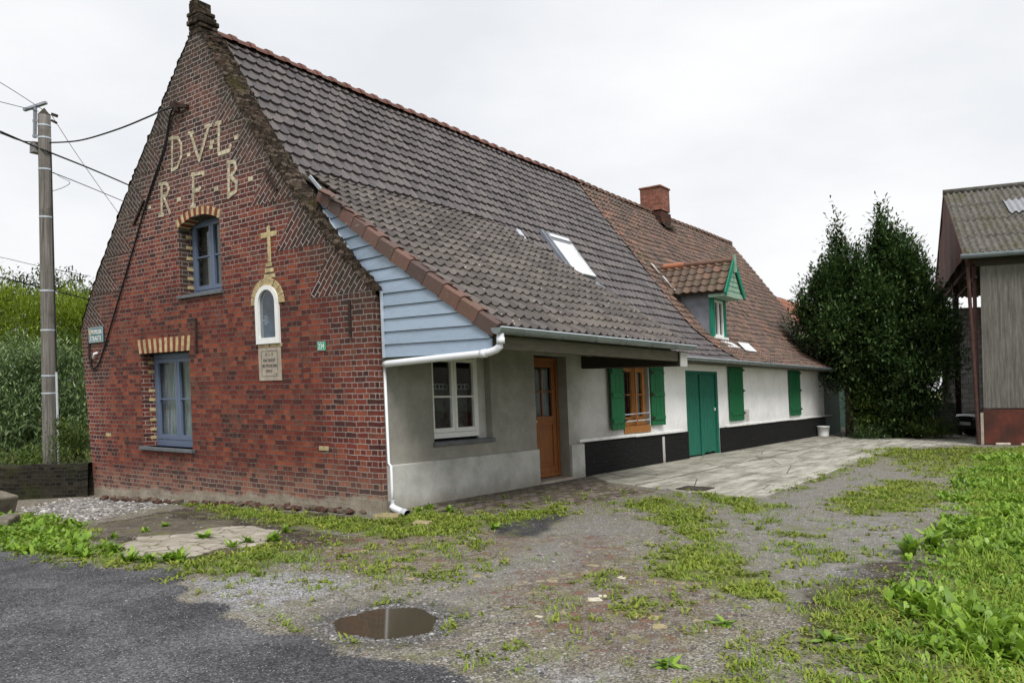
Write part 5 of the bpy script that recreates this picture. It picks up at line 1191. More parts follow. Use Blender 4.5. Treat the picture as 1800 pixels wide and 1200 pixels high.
# single weeds one can count
def weed_proto(seed, nl, size, up=.75):
    r_ = np.random.RandomState(seed); b = r_.normal(0, .02, (nl, 3)); b[:, 2] = 0
    V_, Q_ = leaf_quads(b, np.linspace(0, 6.28*2.6, nl)+r_.normal(0, .3, nl), np.clip(r_.normal(up, .35, nl), .15, 1.4), r_.uniform(.55, 1., nl)*size, r_.uniform(.22, .34, nl)*size, r_.uniform(.2, .8, nl))
    return V_, Q_, np.repeat(np.clip(r_.rand(nl), 0, 1), 2)
def weeds(px, size, label, group, name='weed_plant', up=.75):
    src = []
    for k in range(3):
        src.append(weed_proto(100+k+int(size*1000), 26, size, up))
    first = {}
    for i, (u, v) in enumerate(px):
        g = G(u, v); P1 = np.array([[g[0], g[1]]]); z = float(height(P1)[0]); j = i % 3
        if j not in first:
            o = np_mesh(name, src[j][0], src[j][1], MT['weed'], src[j][2]); first[j] = o
        else:
            o = first[j].copy(); COL.objects.link(o)
        o.location = (g[0], g[1], z-.005); o.rotation_euler = (0, 0, random.uniform(0, 6.28)); s_ = random.uniform(.75, 1.2); o.scale = (s_, s_, s_)
        tag(o, label, 'weed', group)
weeds([(60, 965), (95, 968), (125, 978), (150, 980), (230, 985), (262, 988), (298, 985), (318, 985), (20, 945), (60, 940), (180, 968), (200, 972)], .14, 'leafy bright green weed in the row along the asphalt edge', 'weeds along the asphalt edge')
weeds([(360, 945), (408, 960), (436, 952), (290, 925), (256, 935), (202, 945), (185, 960), (480, 950), (505, 935)], .12, 'leafy weed rooted in the cracked concrete slab', 'weeds in the cracked slab')
weeds([(1640, 965), (1600, 975)], .24, 'tall clump of strap leaves at the edge of the weed carpet', 'strap leaf clumps', up=1.15)
weeds([(1270, 1095), (1533, 1150), (1460, 1125), (1175, 1168)], .13, 'small flat weed rosette alone on bare gravel', 'lone weed rosettes', up=.3)
weeds([(790, 900), (755, 895), (735, 900), (870, 930)], .13, 'small weed at the foot of the grey rendered wall', 'weeds under the grey wall')
# loose gravel stones
def stones(Pc, rad, name, mat, flat=.65):
    n = len(Pc); base = np.array([(1, 0, 0), (-1, 0, 0), (0, 1, 0), (0, -1, 0), (0, 0, 1), (.62, .62, .5), (-.62, .6, .45), (-.6, -.62, .5), (.6, -.62, .45)], float)
    tri = np.array([(4, 5, 5, 6), (4, 6, 6, 7), (4, 7, 7, 8), (4, 8, 8, 5)]); quads = np.array([(0, 2, 5, 5), (2, 6, 5, 5), (2, 1, 6, 6), (1, 7, 6, 6), (1, 3, 7, 7), (3, 8, 7, 7), (3, 0, 8, 8), (0, 5, 8, 8)])
    t3 = np.array([(4, 5, 6), (4, 6, 7), (4, 7, 8), (4, 8, 5), (0, 2, 5), (2, 6, 5), (2, 1, 6), (1, 7, 6), (1, 3, 7), (3, 8, 7), (3, 0, 8), (0, 5, 8)])
    a = RS.uniform(0, 6.28, n); c, s_ = np.cos(a), np.sin(a); sx = rad*RS.uniform(.8, 1.5, n); sy = rad*RS.uniform(.6, 1.1, n); sz = rad*RS.uniform(.4, .9, n)*flat
    Bv = base[None]*(1+RS.normal(0, .13, (n, 9, 1))); X = Bv[:, :, 0]*sx[:, None]; Y = Bv[:, :, 1]*sy[:, None]; Z = Bv[:, :, 2]*sz[:, None]
    V_ = np.stack([X*c[:, None]-Y*s_[:, None]+Pc[:, 0:1], X*s_[:, None]+Y*c[:, None]+Pc[:, 1:2], Z+Pc[:, 2:3]], -1).reshape(-1, 3)
    T_ = (np.arange(n)[:, None, None]*9+t3[None]).reshape(-1, 3)
    return np_mesh(name, V_, T_, mat, np.repeat(RS.rand(n), 12))
m = Mat('pebbles', .85, .3); r_ = m.attr('rnd'); MT['pebble'] = m.out(m.mix(.35, m.ramp(r_, [(0., (.02, .018, .017)), (.45, (.065, .058, .055)), (.75, (.14, .13, .125)), (.92, (.30, .29, .28)), (1., (.5, .49, .48))]), m.ramp(m.noise(60, 3), [(.3, .05), (.7, .3)])))
def sdens(P_):
    mm = masks(P_); return np.clip(.85-mm['asph']*.82-mm['slab']-mm['pave']-mm['green']*.6-mm['track']*.45-mm['crk'], .0, 1)*np.clip(vnoise(P_, 1.6, 17)*1.6-.15, 0, 1)
P_ = rand_pts(150000, (-7, 9, -9, 6), sdens, 4.6, 1.8); n = len(P_); rad = np.exp(RS.normal(math.log(.008), .45, n)); rad = np.clip(rad, .004, .03)
o = stones(np.column_stack([P_, zof(P_)]), rad, 'gravel', MT['pebble']); tag(o, 'loose grey and brown gravel scattered over the yard', 'gravel', kind='stuff'); print('stones', n)
t_ = RS.uniform(0, 6.283, 2600); q_ = 1+np.abs(RS.normal(0, .22, 2600)); rr_ = (.355+.02*np.sin(3*t_+.6)+.014*np.sin(7*t_))*(q_-.015); P_ = np.stack([PUD[0][0]+rr_*np.cos(t_), PUD[0][1]+rr_*np.sin(t_)], 1)
o = stones(np.column_stack([P_, zof(P_)]), np.clip(np.exp(RS.normal(math.log(.008), .4, len(P_))), .004, .02), 'puddle_gravel', MT['pebble']); tag(o, 'wet grit lying round the rim of the puddle', 'gravel', kind='stuff')
# pale pebbles along the low wall
m = Mat('pale_pebbles', .85, .3); r_ = m.attr('rnd'); MT['pebble2'] = m.out(m.ramp(r_, [(0., (.07, .06, .05)), (.4, (.2, .185, .17)), (.8, (.40, .38, .36)), (1., (.6, .58, .55))]))
GP = poly_world([(10, 902), (60, 888), (120, 876), (300, 864), (320, 884), (210, 906), (80, 925)])
P_ = rand_pts(30000, (-5, 3, 1, 9), lambda q: soft(q, GP, .3)*.9, 9, 1.); n = len(P_)
o = stones(np.column_stack([P_, zof(P_)]), np.clip(np.exp(RS.normal(math.log(.02), .4, n)), .008, .06), 'pale_pebbles', MT['pebble2']); tag(o, 'bed of pale pebbles in front of the low dark wall', 'pebbles', kind='stuff'); print('pp', n)
# broken bricks along the gable foot
def rock_mesh(seed, col):
    r_ = random.Random(seed); mb = MB(); vs = []
    for x in (-1, 1):
        for y in (-1, 1):
            for z in (-.6, .6): vs.append((x*.07*r_.uniform(.6, 1.1), y*.05*r_.uniform(.6, 1.1), .02+z*.05*r_.uniform(.6, 1.1)))
    mb.add(vs, [(0, 1, 3, 2), (4, 6, 7, 5), (0, 4, 5, 1), (2, 3, 7, 6), (0, 2, 6, 4), (1, 5, 7, 3)]); return mb.build('broken_brick', col, None, ident, bevel=.012)
MT['rubble'] = simple('dark_rubble', (.075, .038, .030), .9, .2, var=.5, sc=18, bs=.6)
MT['rubble2'] = simple('brown_rubble', (.11, .085, .062), .9, .2, var=.5, sc=18, bs=.6)
pro = [rock_mesh(i, MT['rubble'] if i % 2 else MT['rubble2']) for i in range(4)]; used = set()
for i in range(72):
    t = i/71; y = .15+t*6.6; x = -.16-.16*random.random()-(.12 if y > 4.2 else 0); j = i % 4
    o = pro[j] if j not in used else pro[j].copy()
    if j in used: COL.objects.link(o)
    used.add(j); o.location = (x+.0*y, y, float(gz(x, y))+random.uniform(-.005, .03)); o.rotation_euler = (random.uniform(-.4, .4), random.uniform(-.4, .4), random.uniform(0, 6.28)); s_ = random.uniform(.55, 1.15); o.scale = (s_, s_, s_)
    tag(o, 'dark broken brick lying in the row along the gable foot', 'broken brick', 'broken bricks along the gable foot')
# yellowish stepping stones near the pipe, white stone chips
def flat_stone(u, v, r_, mat, label, name='flat_stone', h=.03):
    g = G(u, v); mb = MB(); n = 11; r_ *= .8; pts = [(g[0]+r_*random.uniform(.55, 1.15)*math.cos(2*math.pi*k/n), g[1]+r_*random.uniform(.7, 1.1)*math.sin(2*math.pi*k/n), g[2]-.02) for k in range(n)]
    mb.prism(pts, (random.uniform(-.01, .01), 0, h+.02)); o = mb.build(name, mat, None, ident, bevel=.012, loc=(g[0], g[1], g[2])); return tag(o, label, 'stone')
MT['ystone'] = simple('yellow_stone', (.30, .25, .14), .9, .2, var=.4, sc=14, bs=.5); MT['wstone'] = simple('pale_stone', (.50, .46, .37), .9, .2, var=.3, sc=14, bs=.5)
flat_stone(680, 908, .22, MT['ystone'], 'yellowish flat stone under the white pipe mouth'); flat_stone(742, 920, .16, MT['ystone'], 'smaller mossy flat stone to the side of the pipe mouth')
for i, (u, v, r_) in enumerate([(1124, 1083, .075), (1046, 1053, .09), (1060, 1048, .06), (838, 1012, .07), (1035, 940, .09), (760, 1015, .07), (720, 1017, .08), (1093, 1015, .07), (985, 1018, .08), (1160, 1100, .08), (950, 1083, .06), (1180, 1000, .06), (1150, 1085, .06), (1250, 1005, .05), (830, 946, .09), (640, 968, .07)]):
    o = flat_stone(u, v, r_, MT['wstone'] if i % 3 else MT['ystone'], 'pale broken stone chip trodden into the gravel yard', 'stone_chip', .006); o['group'] = 'pale stone chips in the yard'
MT['block'] = simple('old_stone_block', (.16, .145, .115), .9, .2, var=.4, sc=7, bs=.6, dirt=.4)
for (u, v, sx, sy, sz, rz, rx, lab) in ((-12, 905, .5, .35, .30, .5, .25, 'tilted grey stone block leaning on another at the far left edge'), (10, 926, .62, .2, .16, 1.0, .05, 'long low stone block lying in front of the tilted one')):
    g = G(u, v); mb = MB(); mb.box(-sx/2, sx/2, -sy/2, sy/2, 0, sz); o = mb.build('stone_block', MT['block'], None, ident, bevel=.03); o.location = (g[0], g[1], float(gz(g[0], g[1]))-.02+(.05 if rx > .1 else 0)); o.rotation_euler = (rx, 0, rz); tag(o, lab, 'stone block')
# drain cover in the concrete
g = G(1222, 860); dc = thing('drain_cover', (g[0], g[1], .012), 'rusty square drain cover let into the pale concrete apron', 'drain cover')
mb = MB()
for a in (-.23, .20): mb.box(g[0]+a, g[0]+a+.03, g[1]-.23, g[1]+.23, .008, .026)
for a in (-.23, .20): mb.box(g[0]-.2, g[0]+.2, g[1]+a, g[1]+a+.03, .008, .0255)
mb.build('frame', MT['iron'], dc)
mb = MB(); mb.box(g[0]-.2, g[0]+.2, g[1]-.2, g[1]+.2, .008, .019)
for k in range(6): mb.box(g[0]-.19, g[0]+.19, g[1]-.17+k*.06, g[1]-.15+k*.06, .019, .023)
mb.build('lid', simple('drain_iron', (.06, .05, .04), .8, .3, var=.4, sc=20), dc)
# bucket
g = G(1434, 767); bk = thing('bucket', (g[0], g[1]-.25, .012), 'white plastic bucket standing by the far end of the black plinth', 'bucket')
mb = MB(); n = 28; vs = []; prof = [(.0, .012), (.165, .012), (.172, .05), (.195, .33), (.205, .33), (.205, .36), (.198, .36), (.188, .345), (.16, .03), (.0, .03)]
for r_, z in prof: vs += [(g[0]+r_*math.cos(t), g[1]-.25+r_*math.sin(t), z) for t in [2*math.pi*k/n for k in range(n)]]
mb.add(vs, [(i*n+j, i*n+(j+1) % n, (i+1)*n+(j+1) % n, (i+1)*n+j) for i in range(len(prof)-1) for j in range(n)]); mb.build('body', simple('bucket_white', (.88, .88, .88), .4, .4, var=.03), bk, smooth=True)
mb = MB(); mb.tube([(g[0]+.208*math.cos(t), g[1]-.25-.02+.208*math.sin(t)*.3-.15, .34-.16*abs(math.sin(t))) for t in [math.pi*k/12 for k in range(13)]], .004, 6); mb.build('handle', MT['zinclight'], bk)
# ------------------------------------------------------------------ garden wall on the left
m = Mat('mossy_dark_brick', .95, .15); uv = m.uv(); rnd, mor = brick_nodes(m, uv, .075, .22, .009); n_ = m.noise(5, 7, .75)
c_ = m.ramp(m.math('ADD', m.math('MULTIPLY', rnd, .35), m.math('MULTIPLY', n_, .6)), [(.3, (.010, .009, .007)), (.55, (.026, .023, .016)), (.75, (.055, .048, .035)), (.95, (.16, .14, .115))]); c_ = m.mix(m.math('MULTIPLY', m.ss(mor, .3, .8), .6), c_, (.05, .047, .04)); c_ = m.mix(m.math('MULTIPLY', m.ss(m.noise(1.5, 6, .7), .52, .68), .55), c_, (.04, .045, .014)); c_ = m.mix(m.ss(m.noise(14, 3), .74, .78), c_, (.45, .44, .42))
MT['gwall'] = m.out(c_, None, m.bump(m.math('ADD', m.math('SUBTRACT', 1., mor), n_), 1., .02))
A = np.array([-.05, 7.98, 0]); B = np.array(W(-330, 880, 14.6)); B[2] = 0; dv = (B-A)/np.linalg.norm(B-A); Lw = np.linalg.norm(B-A); ang = math.atan2(dv[1], dv[0])
mb = MB(); n = 80; top = []; rr = random.Random(2); w2 = .13; vs = []
nv_ = np.array([-dv[1], dv[0], 0])
for i in range(n+1):
    q = A+dv*Lw*i/n; h = .27+rr.uniform(-.012, .012)-.06*min(1, i/50)
    for sd2 in (1, -1):
        for z in (-.7, h-.05, h+(.0 if sd2 > 0 else .0)): 
            ww = w2 if z < h-.01 else w2*.86; vs.append(tuple(q+nv_*sd2*ww+np.array([0, 0, z])))
fs = []
for i in range(n):
    a, b = i*6, (i+1)*6; fs += [(a, b, b+1, a+1), (a+1, b+1, b+2, a+2), (a+2, b+2, b+5, a+5), (a+3, a+4, b+4, b+3), (a+4, a+5, b+5, b+4)]
uvs = []
for i in range(n+1): uvs += [(Lw*i/n, -.7), (Lw*i/n, .2), (Lw*i/n, .26), (Lw*i/n, -.7), (Lw*i/n, .2), (Lw*i/n, .5)]
mb.add(vs, fs, 0, .5, uvs); o = mb.build('garden_wall', MT['gwall'], None, ident, loc=tuple(A)); tag(o, 'low dark mossy brick wall running left from the gable corner', 'wall')
# ------------------------------------------------------------------ utility pole and cables
m = Mat('weathered_pole_wood', .9, .15); v = m.map(m.pos(), (22, 22, .7)); n_ = m.noise(1.3, 8, .7, v); c_ = m.ramp(n_, [(.28, (.055, .05, .045)), (.5, (.155, .145, .13)), (.72, (.27, .26, .24))]); c_ = m.mix(m.math('MULTIPLY', m.ss(m.noise(2.2, 6, .7), .52, .7), .5), c_, (.055, .05, .04)); MT['pole'] = m.out(c_, None, m.bump(n_, .6, .015))
PB, PT = np.array([.46, 10.93, -.45]), np.array([.17, 10.81, 7.75])
pole = thing('utility_pole', tuple(PB), 'tall weathered wooden utility pole behind the low wall', 'pole')
def pp(f): return PB+(PT-PB)*f
camr = np.array([M[0, 0], M[1, 0], 0]); camr /= np.linalg.norm(camr)   # picture-right in plan
mb = MB(); mb.tube([pp(k/10) for k in range(11)], .165, 18, 0, True, .125); mb.build('shaft', MT['pole'], pole, smooth=True)
mb = MB(); n = 16; vs = [pp(1)+np.array([.128*math.cos(t), .128*math.sin(t), 0]) for t in [2*math.pi*k/n for k in range(n)]]+[pp(1)+np.array([0, 0, .17])]; mb.add(vs, [(k, (k+1) % n, n) for k in range(n)]); mb.build('cap', MT['beam'], pole)
for v in (213, 235, 291, 376, 507, 577, 658, 689):
    f = (np.interp(v, [190, 818], [7.8, .04])+.45)/8.2; r_ = .165-.04*f
    mb = MB(); mb.tube([pp(f-.002), pp(f+.002)], r_+.006, 18); mb.build('band', MT['zinclight'], pole)
q = pp(1); base = q-camr*.2
mb = MB(); mb.bar(base+np.array([0, 0, -.5]), base+np.array([0, 0, .18]), .06, .06); mb.bar(base-camr*.14+np.array([-.05, .12, .13]), base+camr*.14+np.array([.05, -.12, .27]), .08, .05)
for z in (-.12, -.46): mb.bar(base+np.array([0, 0, z])-camr*.05, base+camr*.15+np.array([0, 0, z]), .03, .05)
mb.build('bracket', simple('galvanised_steel', (.30, .32, .36), .45, .5, .5, var=.2), pole)
q = pp((7.05+.45)/8.2)-camr*.2; mb = MB(); mb.box(q[0]-.09, q[0]+.09, q[1]-.09, q[1]+.09, q[2]-.14, q[2]+.1); mb.build('junction_box', simple('grey_box', (.22, .21, .21), .6, .4), pole, bevel=.01)
q = pp(1)+camr*.17; mb = MB(); mb.bar(q+np.array([0, 0, .02]), q+camr*.12+np.array([0, 0, -.02]), .06, .06); mb.bar(q+np.array([0, 0, -.12]), q+camr*.1+np.array([0, 0, -.17]), .07, .05); mb.build('insulator', MT['iron'], pole)
mb = MB(); mb.tube([pp(f)+camr*(.18-.04*f)+np.array([-.05, -.08, 0])*.6 for f in (.0, .12, .25, .31)], .025, 8); mb.build('conduit', MT['pvcgrey'], pole)
mb = MB(); mb.tube([pp(f)+camr*(.175-.04*f) for f in (.31, .45, .6, .7, .8, .9)], .012, 6); mb.build('riser_cable', MT['black_rubber'], pole)
def cable(pts, r_, label, steps=14, mat='black_rubber', name='cable', group=None):
    P3 = [np.array(p) for p in pts]; o_ = []
    n = len(P3)
    for i in range(n-1):
        p0, p1, p2, p3 = P3[max(i-1, 0)], P3[i], P3[i+1], P3[min(i+2, n-1)]
        for k in range(steps):
            t = k/steps; o_.append(.5*((2*p1)+(-p0+p2)*t+(2*p0-5*p1+4*p2-p3)*t*t+(-p0+3*p1-3*p2+p3)*t**3))
    o_.append(P3[-1]); mb = MB(); mb.tube(o_, r_, 6); o = mb.build(name, MT[mat], None, ident, True, loc=tuple(P3[0])); return tag(o, label, 'cable', group)
wg = lambda u, v, x=-.03: np.array(shear(gab(u, v, x)))
cable([W(86, 251, 17), W(140, 247, 16.4), W(205, 228, 15.3), W(262, 205, 14.2), wg(283, 195, -.25), wg(313, 187, -.06)], .016, 'slack black cable sagging from the pole to the gable bracket')
cable([W(-60, 215, 16), W(0, 234, 16.4), W(40, 248, 16.8), W(86, 251, 17)], .012, 'thin cable entering from the left just above the grey junction box', 10)
cable([W(-60, 205, 15.6), W(0, 231, 16.3), W(60, 257, 16.9), W(90, 269, 17), W(160, 297, 19), W(232, 328, 22), W(330, 372, 26)], .019, 'thick cable running through the junction box and on behind the gable')
cable([W(88, 302, 17), W(130, 318, 18.5), W(222, 356, 22), W(330, 402, 26)], .010, 'thin cable under the thick one, from the pole to behind the gable')
cable([W(92, 205, 17), W(130, 264, 18.5), W(170, 322, 20), W(212, 380, 22), W(270, 460, 25)], .007, 'fine steep wire dropping from the pole head behind the gable', 8)
cable([W(-40, 122, 16), W(0, 145, 16.5), W(40, 170, 16.8), W(90, 203, 17)], .007, 'fine wire reaching the pole head from the upper left', 8)
cable([W(-40, 168, 16), W(0, 179, 16.5), W(68, 196, 17)], .007, 'fine wire just below the bracket at the pole head', 8)
cable([W(-40, 478, 18), W(0, 487, 18.5), W(80, 507, 19.5), W(160, 527, 21), W(240, 546, 24)], .016, 'dark cable crossing low in front of the green trees', 8)
cable([W(-40, 448, 25), W(0, 452, 25), W(70, 468, 26), W(160, 486, 28)], .009, 'faint wire above the tree tops on the left', 8)
cable([W(94, 303, 16.8), W(108, 312, 16.8), W(123, 321, 16.8), W(110, 330, 16.8), W(92, 336, 16.8)], .006, 'small loop of thin wire hanging beside the pole', 8)
cable([wg(312, 187, -.06), wg(300, 200), wg(288, 262), wg(262, 340), wg(242, 410), wg(216, 500), wg(194, 575), wg(182, 615), wg(173, 640), wg(163, 648), wg(160, 640), wg(164, 622)], .017, 'long black cable hanging down the brick gable to the white insulator')
cable([wg(310, 190, -.05), wg(301, 215), wg(290, 262, -.05), wg(270, 325, -.05), wg(252, 375)], .012, 'second black cable strand beside the long one at the gable bracket')
mb = MB(); mb.bar(wg(300, 186, -.12), wg(330, 187, -.03), .06, .06); mb.bar(wg(308, 180, -.1), wg(311, 197, -.1), .1, .06); o = mb.build('cable_bracket', MT['iron'], None, ident, loc=tuple(wg(312, 187))); tag(o, 'rusty iron cable bracket fixed high on the gable', 'bracket')
mb = MB(); mb.tube([wg(171, 620, -.03), wg(166, 622, -.05), wg(164, 630, -.05)], .025, 8); o = mb.build('cable_hook', MT['white'], None, ident, True, loc=tuple(wg(168, 625))); tag(o, 'white porcelain hook under the street sign', 'insulator')
# ------------------------------------------------------------------ trees
def crown(blobs, nleaf, ls, seed, upward=.3, shoots=0, aspect=.42, shell=.55, droop=0., core=.0):
    "leaves spread through ellipsoid blobs; denser at their skins, gathered in sprays"
    r_ = np.random.RandomState(seed); bl = np.array([b for b in blobs], float); vol = (bl[:, 3]*bl[:, 4]*bl[:, 5])**(2/3.); pr_ = vol/vol.sum(); per = 9; ns = nleaf//per
    k = r_.choice(len(bl), ns, p=pr_); d_ = r_.normal(0, 1, (ns, 3)); d_ /= np.linalg.norm(d_, axis=1)[:, None]
    rad = shell+(1.06-shell)*r_.rand(ns)**.6; lump = 1+.22*np.sin(d_[:, 0]*5+k)*np.sin(d_[:, 1]*6+k*2)*np.sin(d_[:, 2]*5+1)
    c_ = bl[k, :3]+d_*bl[k, 3:6]*(rad*lump)[:, None]
    ax = d_*np.array([1, 1, .6])+np.array([0, 0, upward])+r_.normal(0, .35, (ns, 3)); ax /= np.linalg.norm(ax, axis=1)[:, None]
    b = np.repeat(c_, per, 0); a_ = np.repeat(ax, per, 0); tt = np.tile(np.linspace(-.5, .5, per), ns)[:, None]
    b = b+a_*tt*ls*5+r_.normal(0, ls*.35, b.shape); n = len(b)
    az = np.arctan2(a_[:, 1], a_[:, 0])+r_.normal(0, .9, n); pit = np.arcsin(np.clip(a_[:, 2], -1, 1))*.6+r_.normal(.1-droop, .45, n)
    V_, Q_ = leaf_quads(b, az, pit, r_.uniform(.7, 1.3, n)*ls, r_.uniform(.8, 1.2, n)*ls*aspect, r_.uniform(.1, .5, n))
    rn = np.clip(np.repeat(np.repeat(r_.rand(ns), per)*.55+r_.rand(n)*.45, 2), 0, 1)
    return V_, Q_, rn
def tree(name, base, trunk_pts, trunk_r, blobs, nleaf, ls, seed, lm, label, cat, group=None, limbs=6, bark=None, **kw):
    t = thing(name, tuple(base), label, cat, group)
    mb = MB(); mb.tube(trunk_pts, trunk_r, 10, 0, True, trunk_r*.25)
    rr = random.Random(seed)
    for i in range(limbs):
        f = rr.uniform(.25, .8); kk = int(f*(len(trunk_pts)-1)); p = np.array(trunk_pts[kk]); b = blobs[rr.randrange(len(blobs))]; q = np.array(b[:3]); mb.tube([p, (p+q)/2+np.array([0, 0, .2]), q], trunk_r*.4, 6, 0, True, trunk_r*.1)
    mb.build('trunk', bark or MT['bark'], t, smooth=True)
    V_, Q_, rn = crown(blobs, nleaf, ls, seed, **kw); np_mesh('crown', V_, Q_, lm, rn, t); return t
MT['bark'] = simple('bark', (.06, .05, .04), .9, .2, var=.4, sc=12, bs=.7)
MT['laurel'] = leaf_mat('laurel_leaf', [(.1, (0.022, 0.048, 0.017)), (.45, (0.050, 0.095, 0.029)), (.75, (0.092, 0.151, 0.045)), (1., (0.182, 0.238, 0.070))], .38, .15, .45)
MT['willow'] = leaf_mat('yellow_green_leaf', [(.1, (0.046, 0.081, 0.010)), (.4, (0.130, 0.195, 0.018)), (.75, (0.260, 0.338, 0.029)), (1., (0.390, 0.468, 0.065))], .6, .35, .2)
MT['silver'] = leaf_mat('silver_leaf', [(.1, (.035, .07, .022)), (.4, (.11, .18, .06)), (.72, (.23, .32, .14)), (.93, (.48, .55, .38)), (1., (.74, .79, .66))], .55, .25, .3)
MT['darktree'] = leaf_mat('dark_leaf', [(.1, (0.025, 0.036, 0.017)), (.5, (0.063, 0.087, 0.039)), (1., (0.119, 0.147, 0.070))], .6, .25, .2)
MT['bush'] = leaf_mat('bush_leaf', [(.1, (0.030, 0.053, 0.012)), (.5, (0.083, 0.128, 0.024)), (1., (0.165, 0.210, 0.045))], .6, .25, .2)
def fwd(u, d): p = W(u, 690, d); return np.array([p[0], p[1], 0])
camf = np.array([M[0, 2], M[1, 2], 0]); camf /= np.linalg.norm(camf)
def cone_blobs(c, prof, seed, k=5, dens=1.):
    r_ = np.random.RandomState(seed); bl = []
    for z, r, off in prof:
        cc = c+camr*off; bl.append((cc[0], cc[1], z, r*.62, r*.62, .75))
        for i in range(k if r > .5 else 2):
            a = 6.28*i/k+r_.uniform(0, 1.2); q = cc+np.array([math.cos(a), math.sin(a), 0])*r*.66; bl.append((q[0], q[1], z+r_.uniform(-.35, .45), r*.40, r*.40, r_.uniform(.5, .95)))
    return bl
LD = 26.0
cA = fwd(1492, LD); cB = fwd(1572, LD-.2)
pA = [(.9, .55, .75), (1.8, .75, .6), (2.8, 1.3, .25), (3.7, 1.72, -.05), (4.6, 1.5, -.05), (5.3, 1.05, -.1), (6.0, .75, -.12), (6.6, .48, -.18), (7.1, .22, -.22), (7.5, .10, -.27)]
pB = [(.5, 1.1, -.1), (1.4, 1.5, 0), (2.5, 1.95, .15), (3.6, 1.9, .15), (4.5, 1.6, .05), (5.4, 1.3, 0), (6.1, 1.0, -.05), (6.8, .65, -.15), (7.3, .38, -.25), (7.8, .16, -.3), (8.1, .07, -.32)]
def spire(c, off, z0, z1): q = c+camr*off; return [(q[0], q[1], z0+(z1-z0)*f, .20*(1-f)+.05, .20*(1-f)+.05, .28) for f in (0, .25, .5, .75, 1)]
pA = [(z*.9, r, o_) for z, r, o_ in pA]; pB = [(z*.905, r*1.02, o_) for z, r, o_ in pB]
blA = cone_blobs(cA, pA, 4)+spire(cA, -.95, 4.9, 5.7)+spire(cA, .35, 4.9, 5.9)+spire(cA, -1.5, 4.1, 4.8); blB = cone_blobs(cB, pB, 6)+spire(cB, .35, 6.1, 6.9)+spire(cB, .75, 5.6, 6.4)+spire(cB, 1.15, 5.0, 5.7)+spire(cB, 1.55, 4.1, 4.9)+spire(cB, -.5, 5.9, 6.5)
tree('laurel_tree', cA, [cA+np.array([0, 0, z]) for z in (0, 1, 2, 3.5, 5, 6.8)], .14, blA, 60000, .13, 21, MT['laurel'], 'dark evergreen laurel tree with the single shorter peak, next to the house end', 'tree', upward=.55, shell=.3, aspect=.46)
tree('laurel_tree', cB, [cB+np.array([0, 0, z]) for z in (0, 1, 2, 3.5, 5, 7.2)], .16, blB, 95000, .13, 22, MT['laurel'], 'broader and taller dark laurel tree standing beside the barn', 'tree', upward=.55, shell=.3, aspect=.46)
def shrub(name, c, bl, n, ls, seed, lm, label, cat='bush', **kw): return tree(name, c, [c, c+np.array([0, 0, .3]), c+np.array([0, 0, .6])], .04, bl, n, ls, seed, lm, label, cat, None, 3, **kw)
c = fwd(1527, 25.0); c[2] = 0; shrub('low_shrub', c, [(c[0], c[1], .18, .75, .5, .22), (c[0]+.5, c[1]-.5, .12, .4, .4, .18)], 2600, .07, 31, MT['laurel'], 'low dark spreading shrub at the foot of the smaller laurel')
c = fwd(1622, 24.8); shrub('low_shrub', c, [(c[0], c[1], .32, .55, .5, .34), (c[0]+.3, c[1]-.5, .25, .4, .4, .25)], 2600, .08, 32, MT['bush'], 'rounder low bush at the foot of the broad laurel')
c = fwd(1517, 25.4); shrub('creeper_bush', c, [(c[0], c[1], .8, .4, .4, .8), (c[0]+.5, c[1]-.5, .6, .6, .6, .6)], 3500, .11, 33, MT['bush'], 'yellowish leafy creeper growing under the smaller laurel')
# left background
def blobs_at(lst): return [tuple(W(u, v, d))+(r*1.0, r*1.0, r*zr) for u, v, d, r, zr in lst]
def tr(name, lst, nleaf, ls, seed, lm, label, base_u, d, **kw):
    bl = blobs_at(lst); b = fwd(base_u, d); b[2] = -.4; tp = np.mean([x[:3] for x in bl], 0); return tree(name, b, [b, b*.7+tp*.3, b*.35+tp*.65, tp+np.array([0, 0, .6])], .16, bl, nleaf, ls, seed, lm, label, 'tree', **kw)
tr('willow_tree', [(10, 579, 30, 1.5, 1.), (60, 594, 29, 1.4, 1.), (-60, 564, 31, 1.7, 1.1), (20, 654, 29, 1.7, 1.1), (75, 674, 29, 1.3, 1.), (-50, 674, 30, 1.8, 1.2), (35, 544, 31, .8, .8)], 42000, .15, 41, MT['willow'], 'yellow green willow behind the pole, at the far left of the trees', 20, 30, aspect=.26, upward=.5, shell=.78)
tr('willow_tree', [(120, 584, 31, 1.4, 1.), (165, 604, 30, 1.4, 1.), (135, 654, 30, 1.5, 1.1), (180, 674, 30, 1.5, 1.2), (110, 539, 33, .9, .8), (150, 554, 32, .8, .8)], 40000, .15, 42, MT['willow'], 'yellow green willow between the pole and the gable', 140, 31, aspect=.26, upward=.5, shell=.78)
tr('dark_tree', [(30, 522, 46, 1.6, .8), (90, 518, 46, 1.3, 1.), (130, 522, 46, 1.2, 1.), (165, 527, 45, 1.2, .9), (110, 582, 46, 2.4, 1.), (20, 582, 46, 2.6, 1.), (190, 582, 46, 2.2, 1.), (-60, 542, 46, 2.6, 1.)], 20000, .22, 43, MT['darktree'], 'dark grey green trees rising behind the yellow willows', 90, 46, shell=.4)
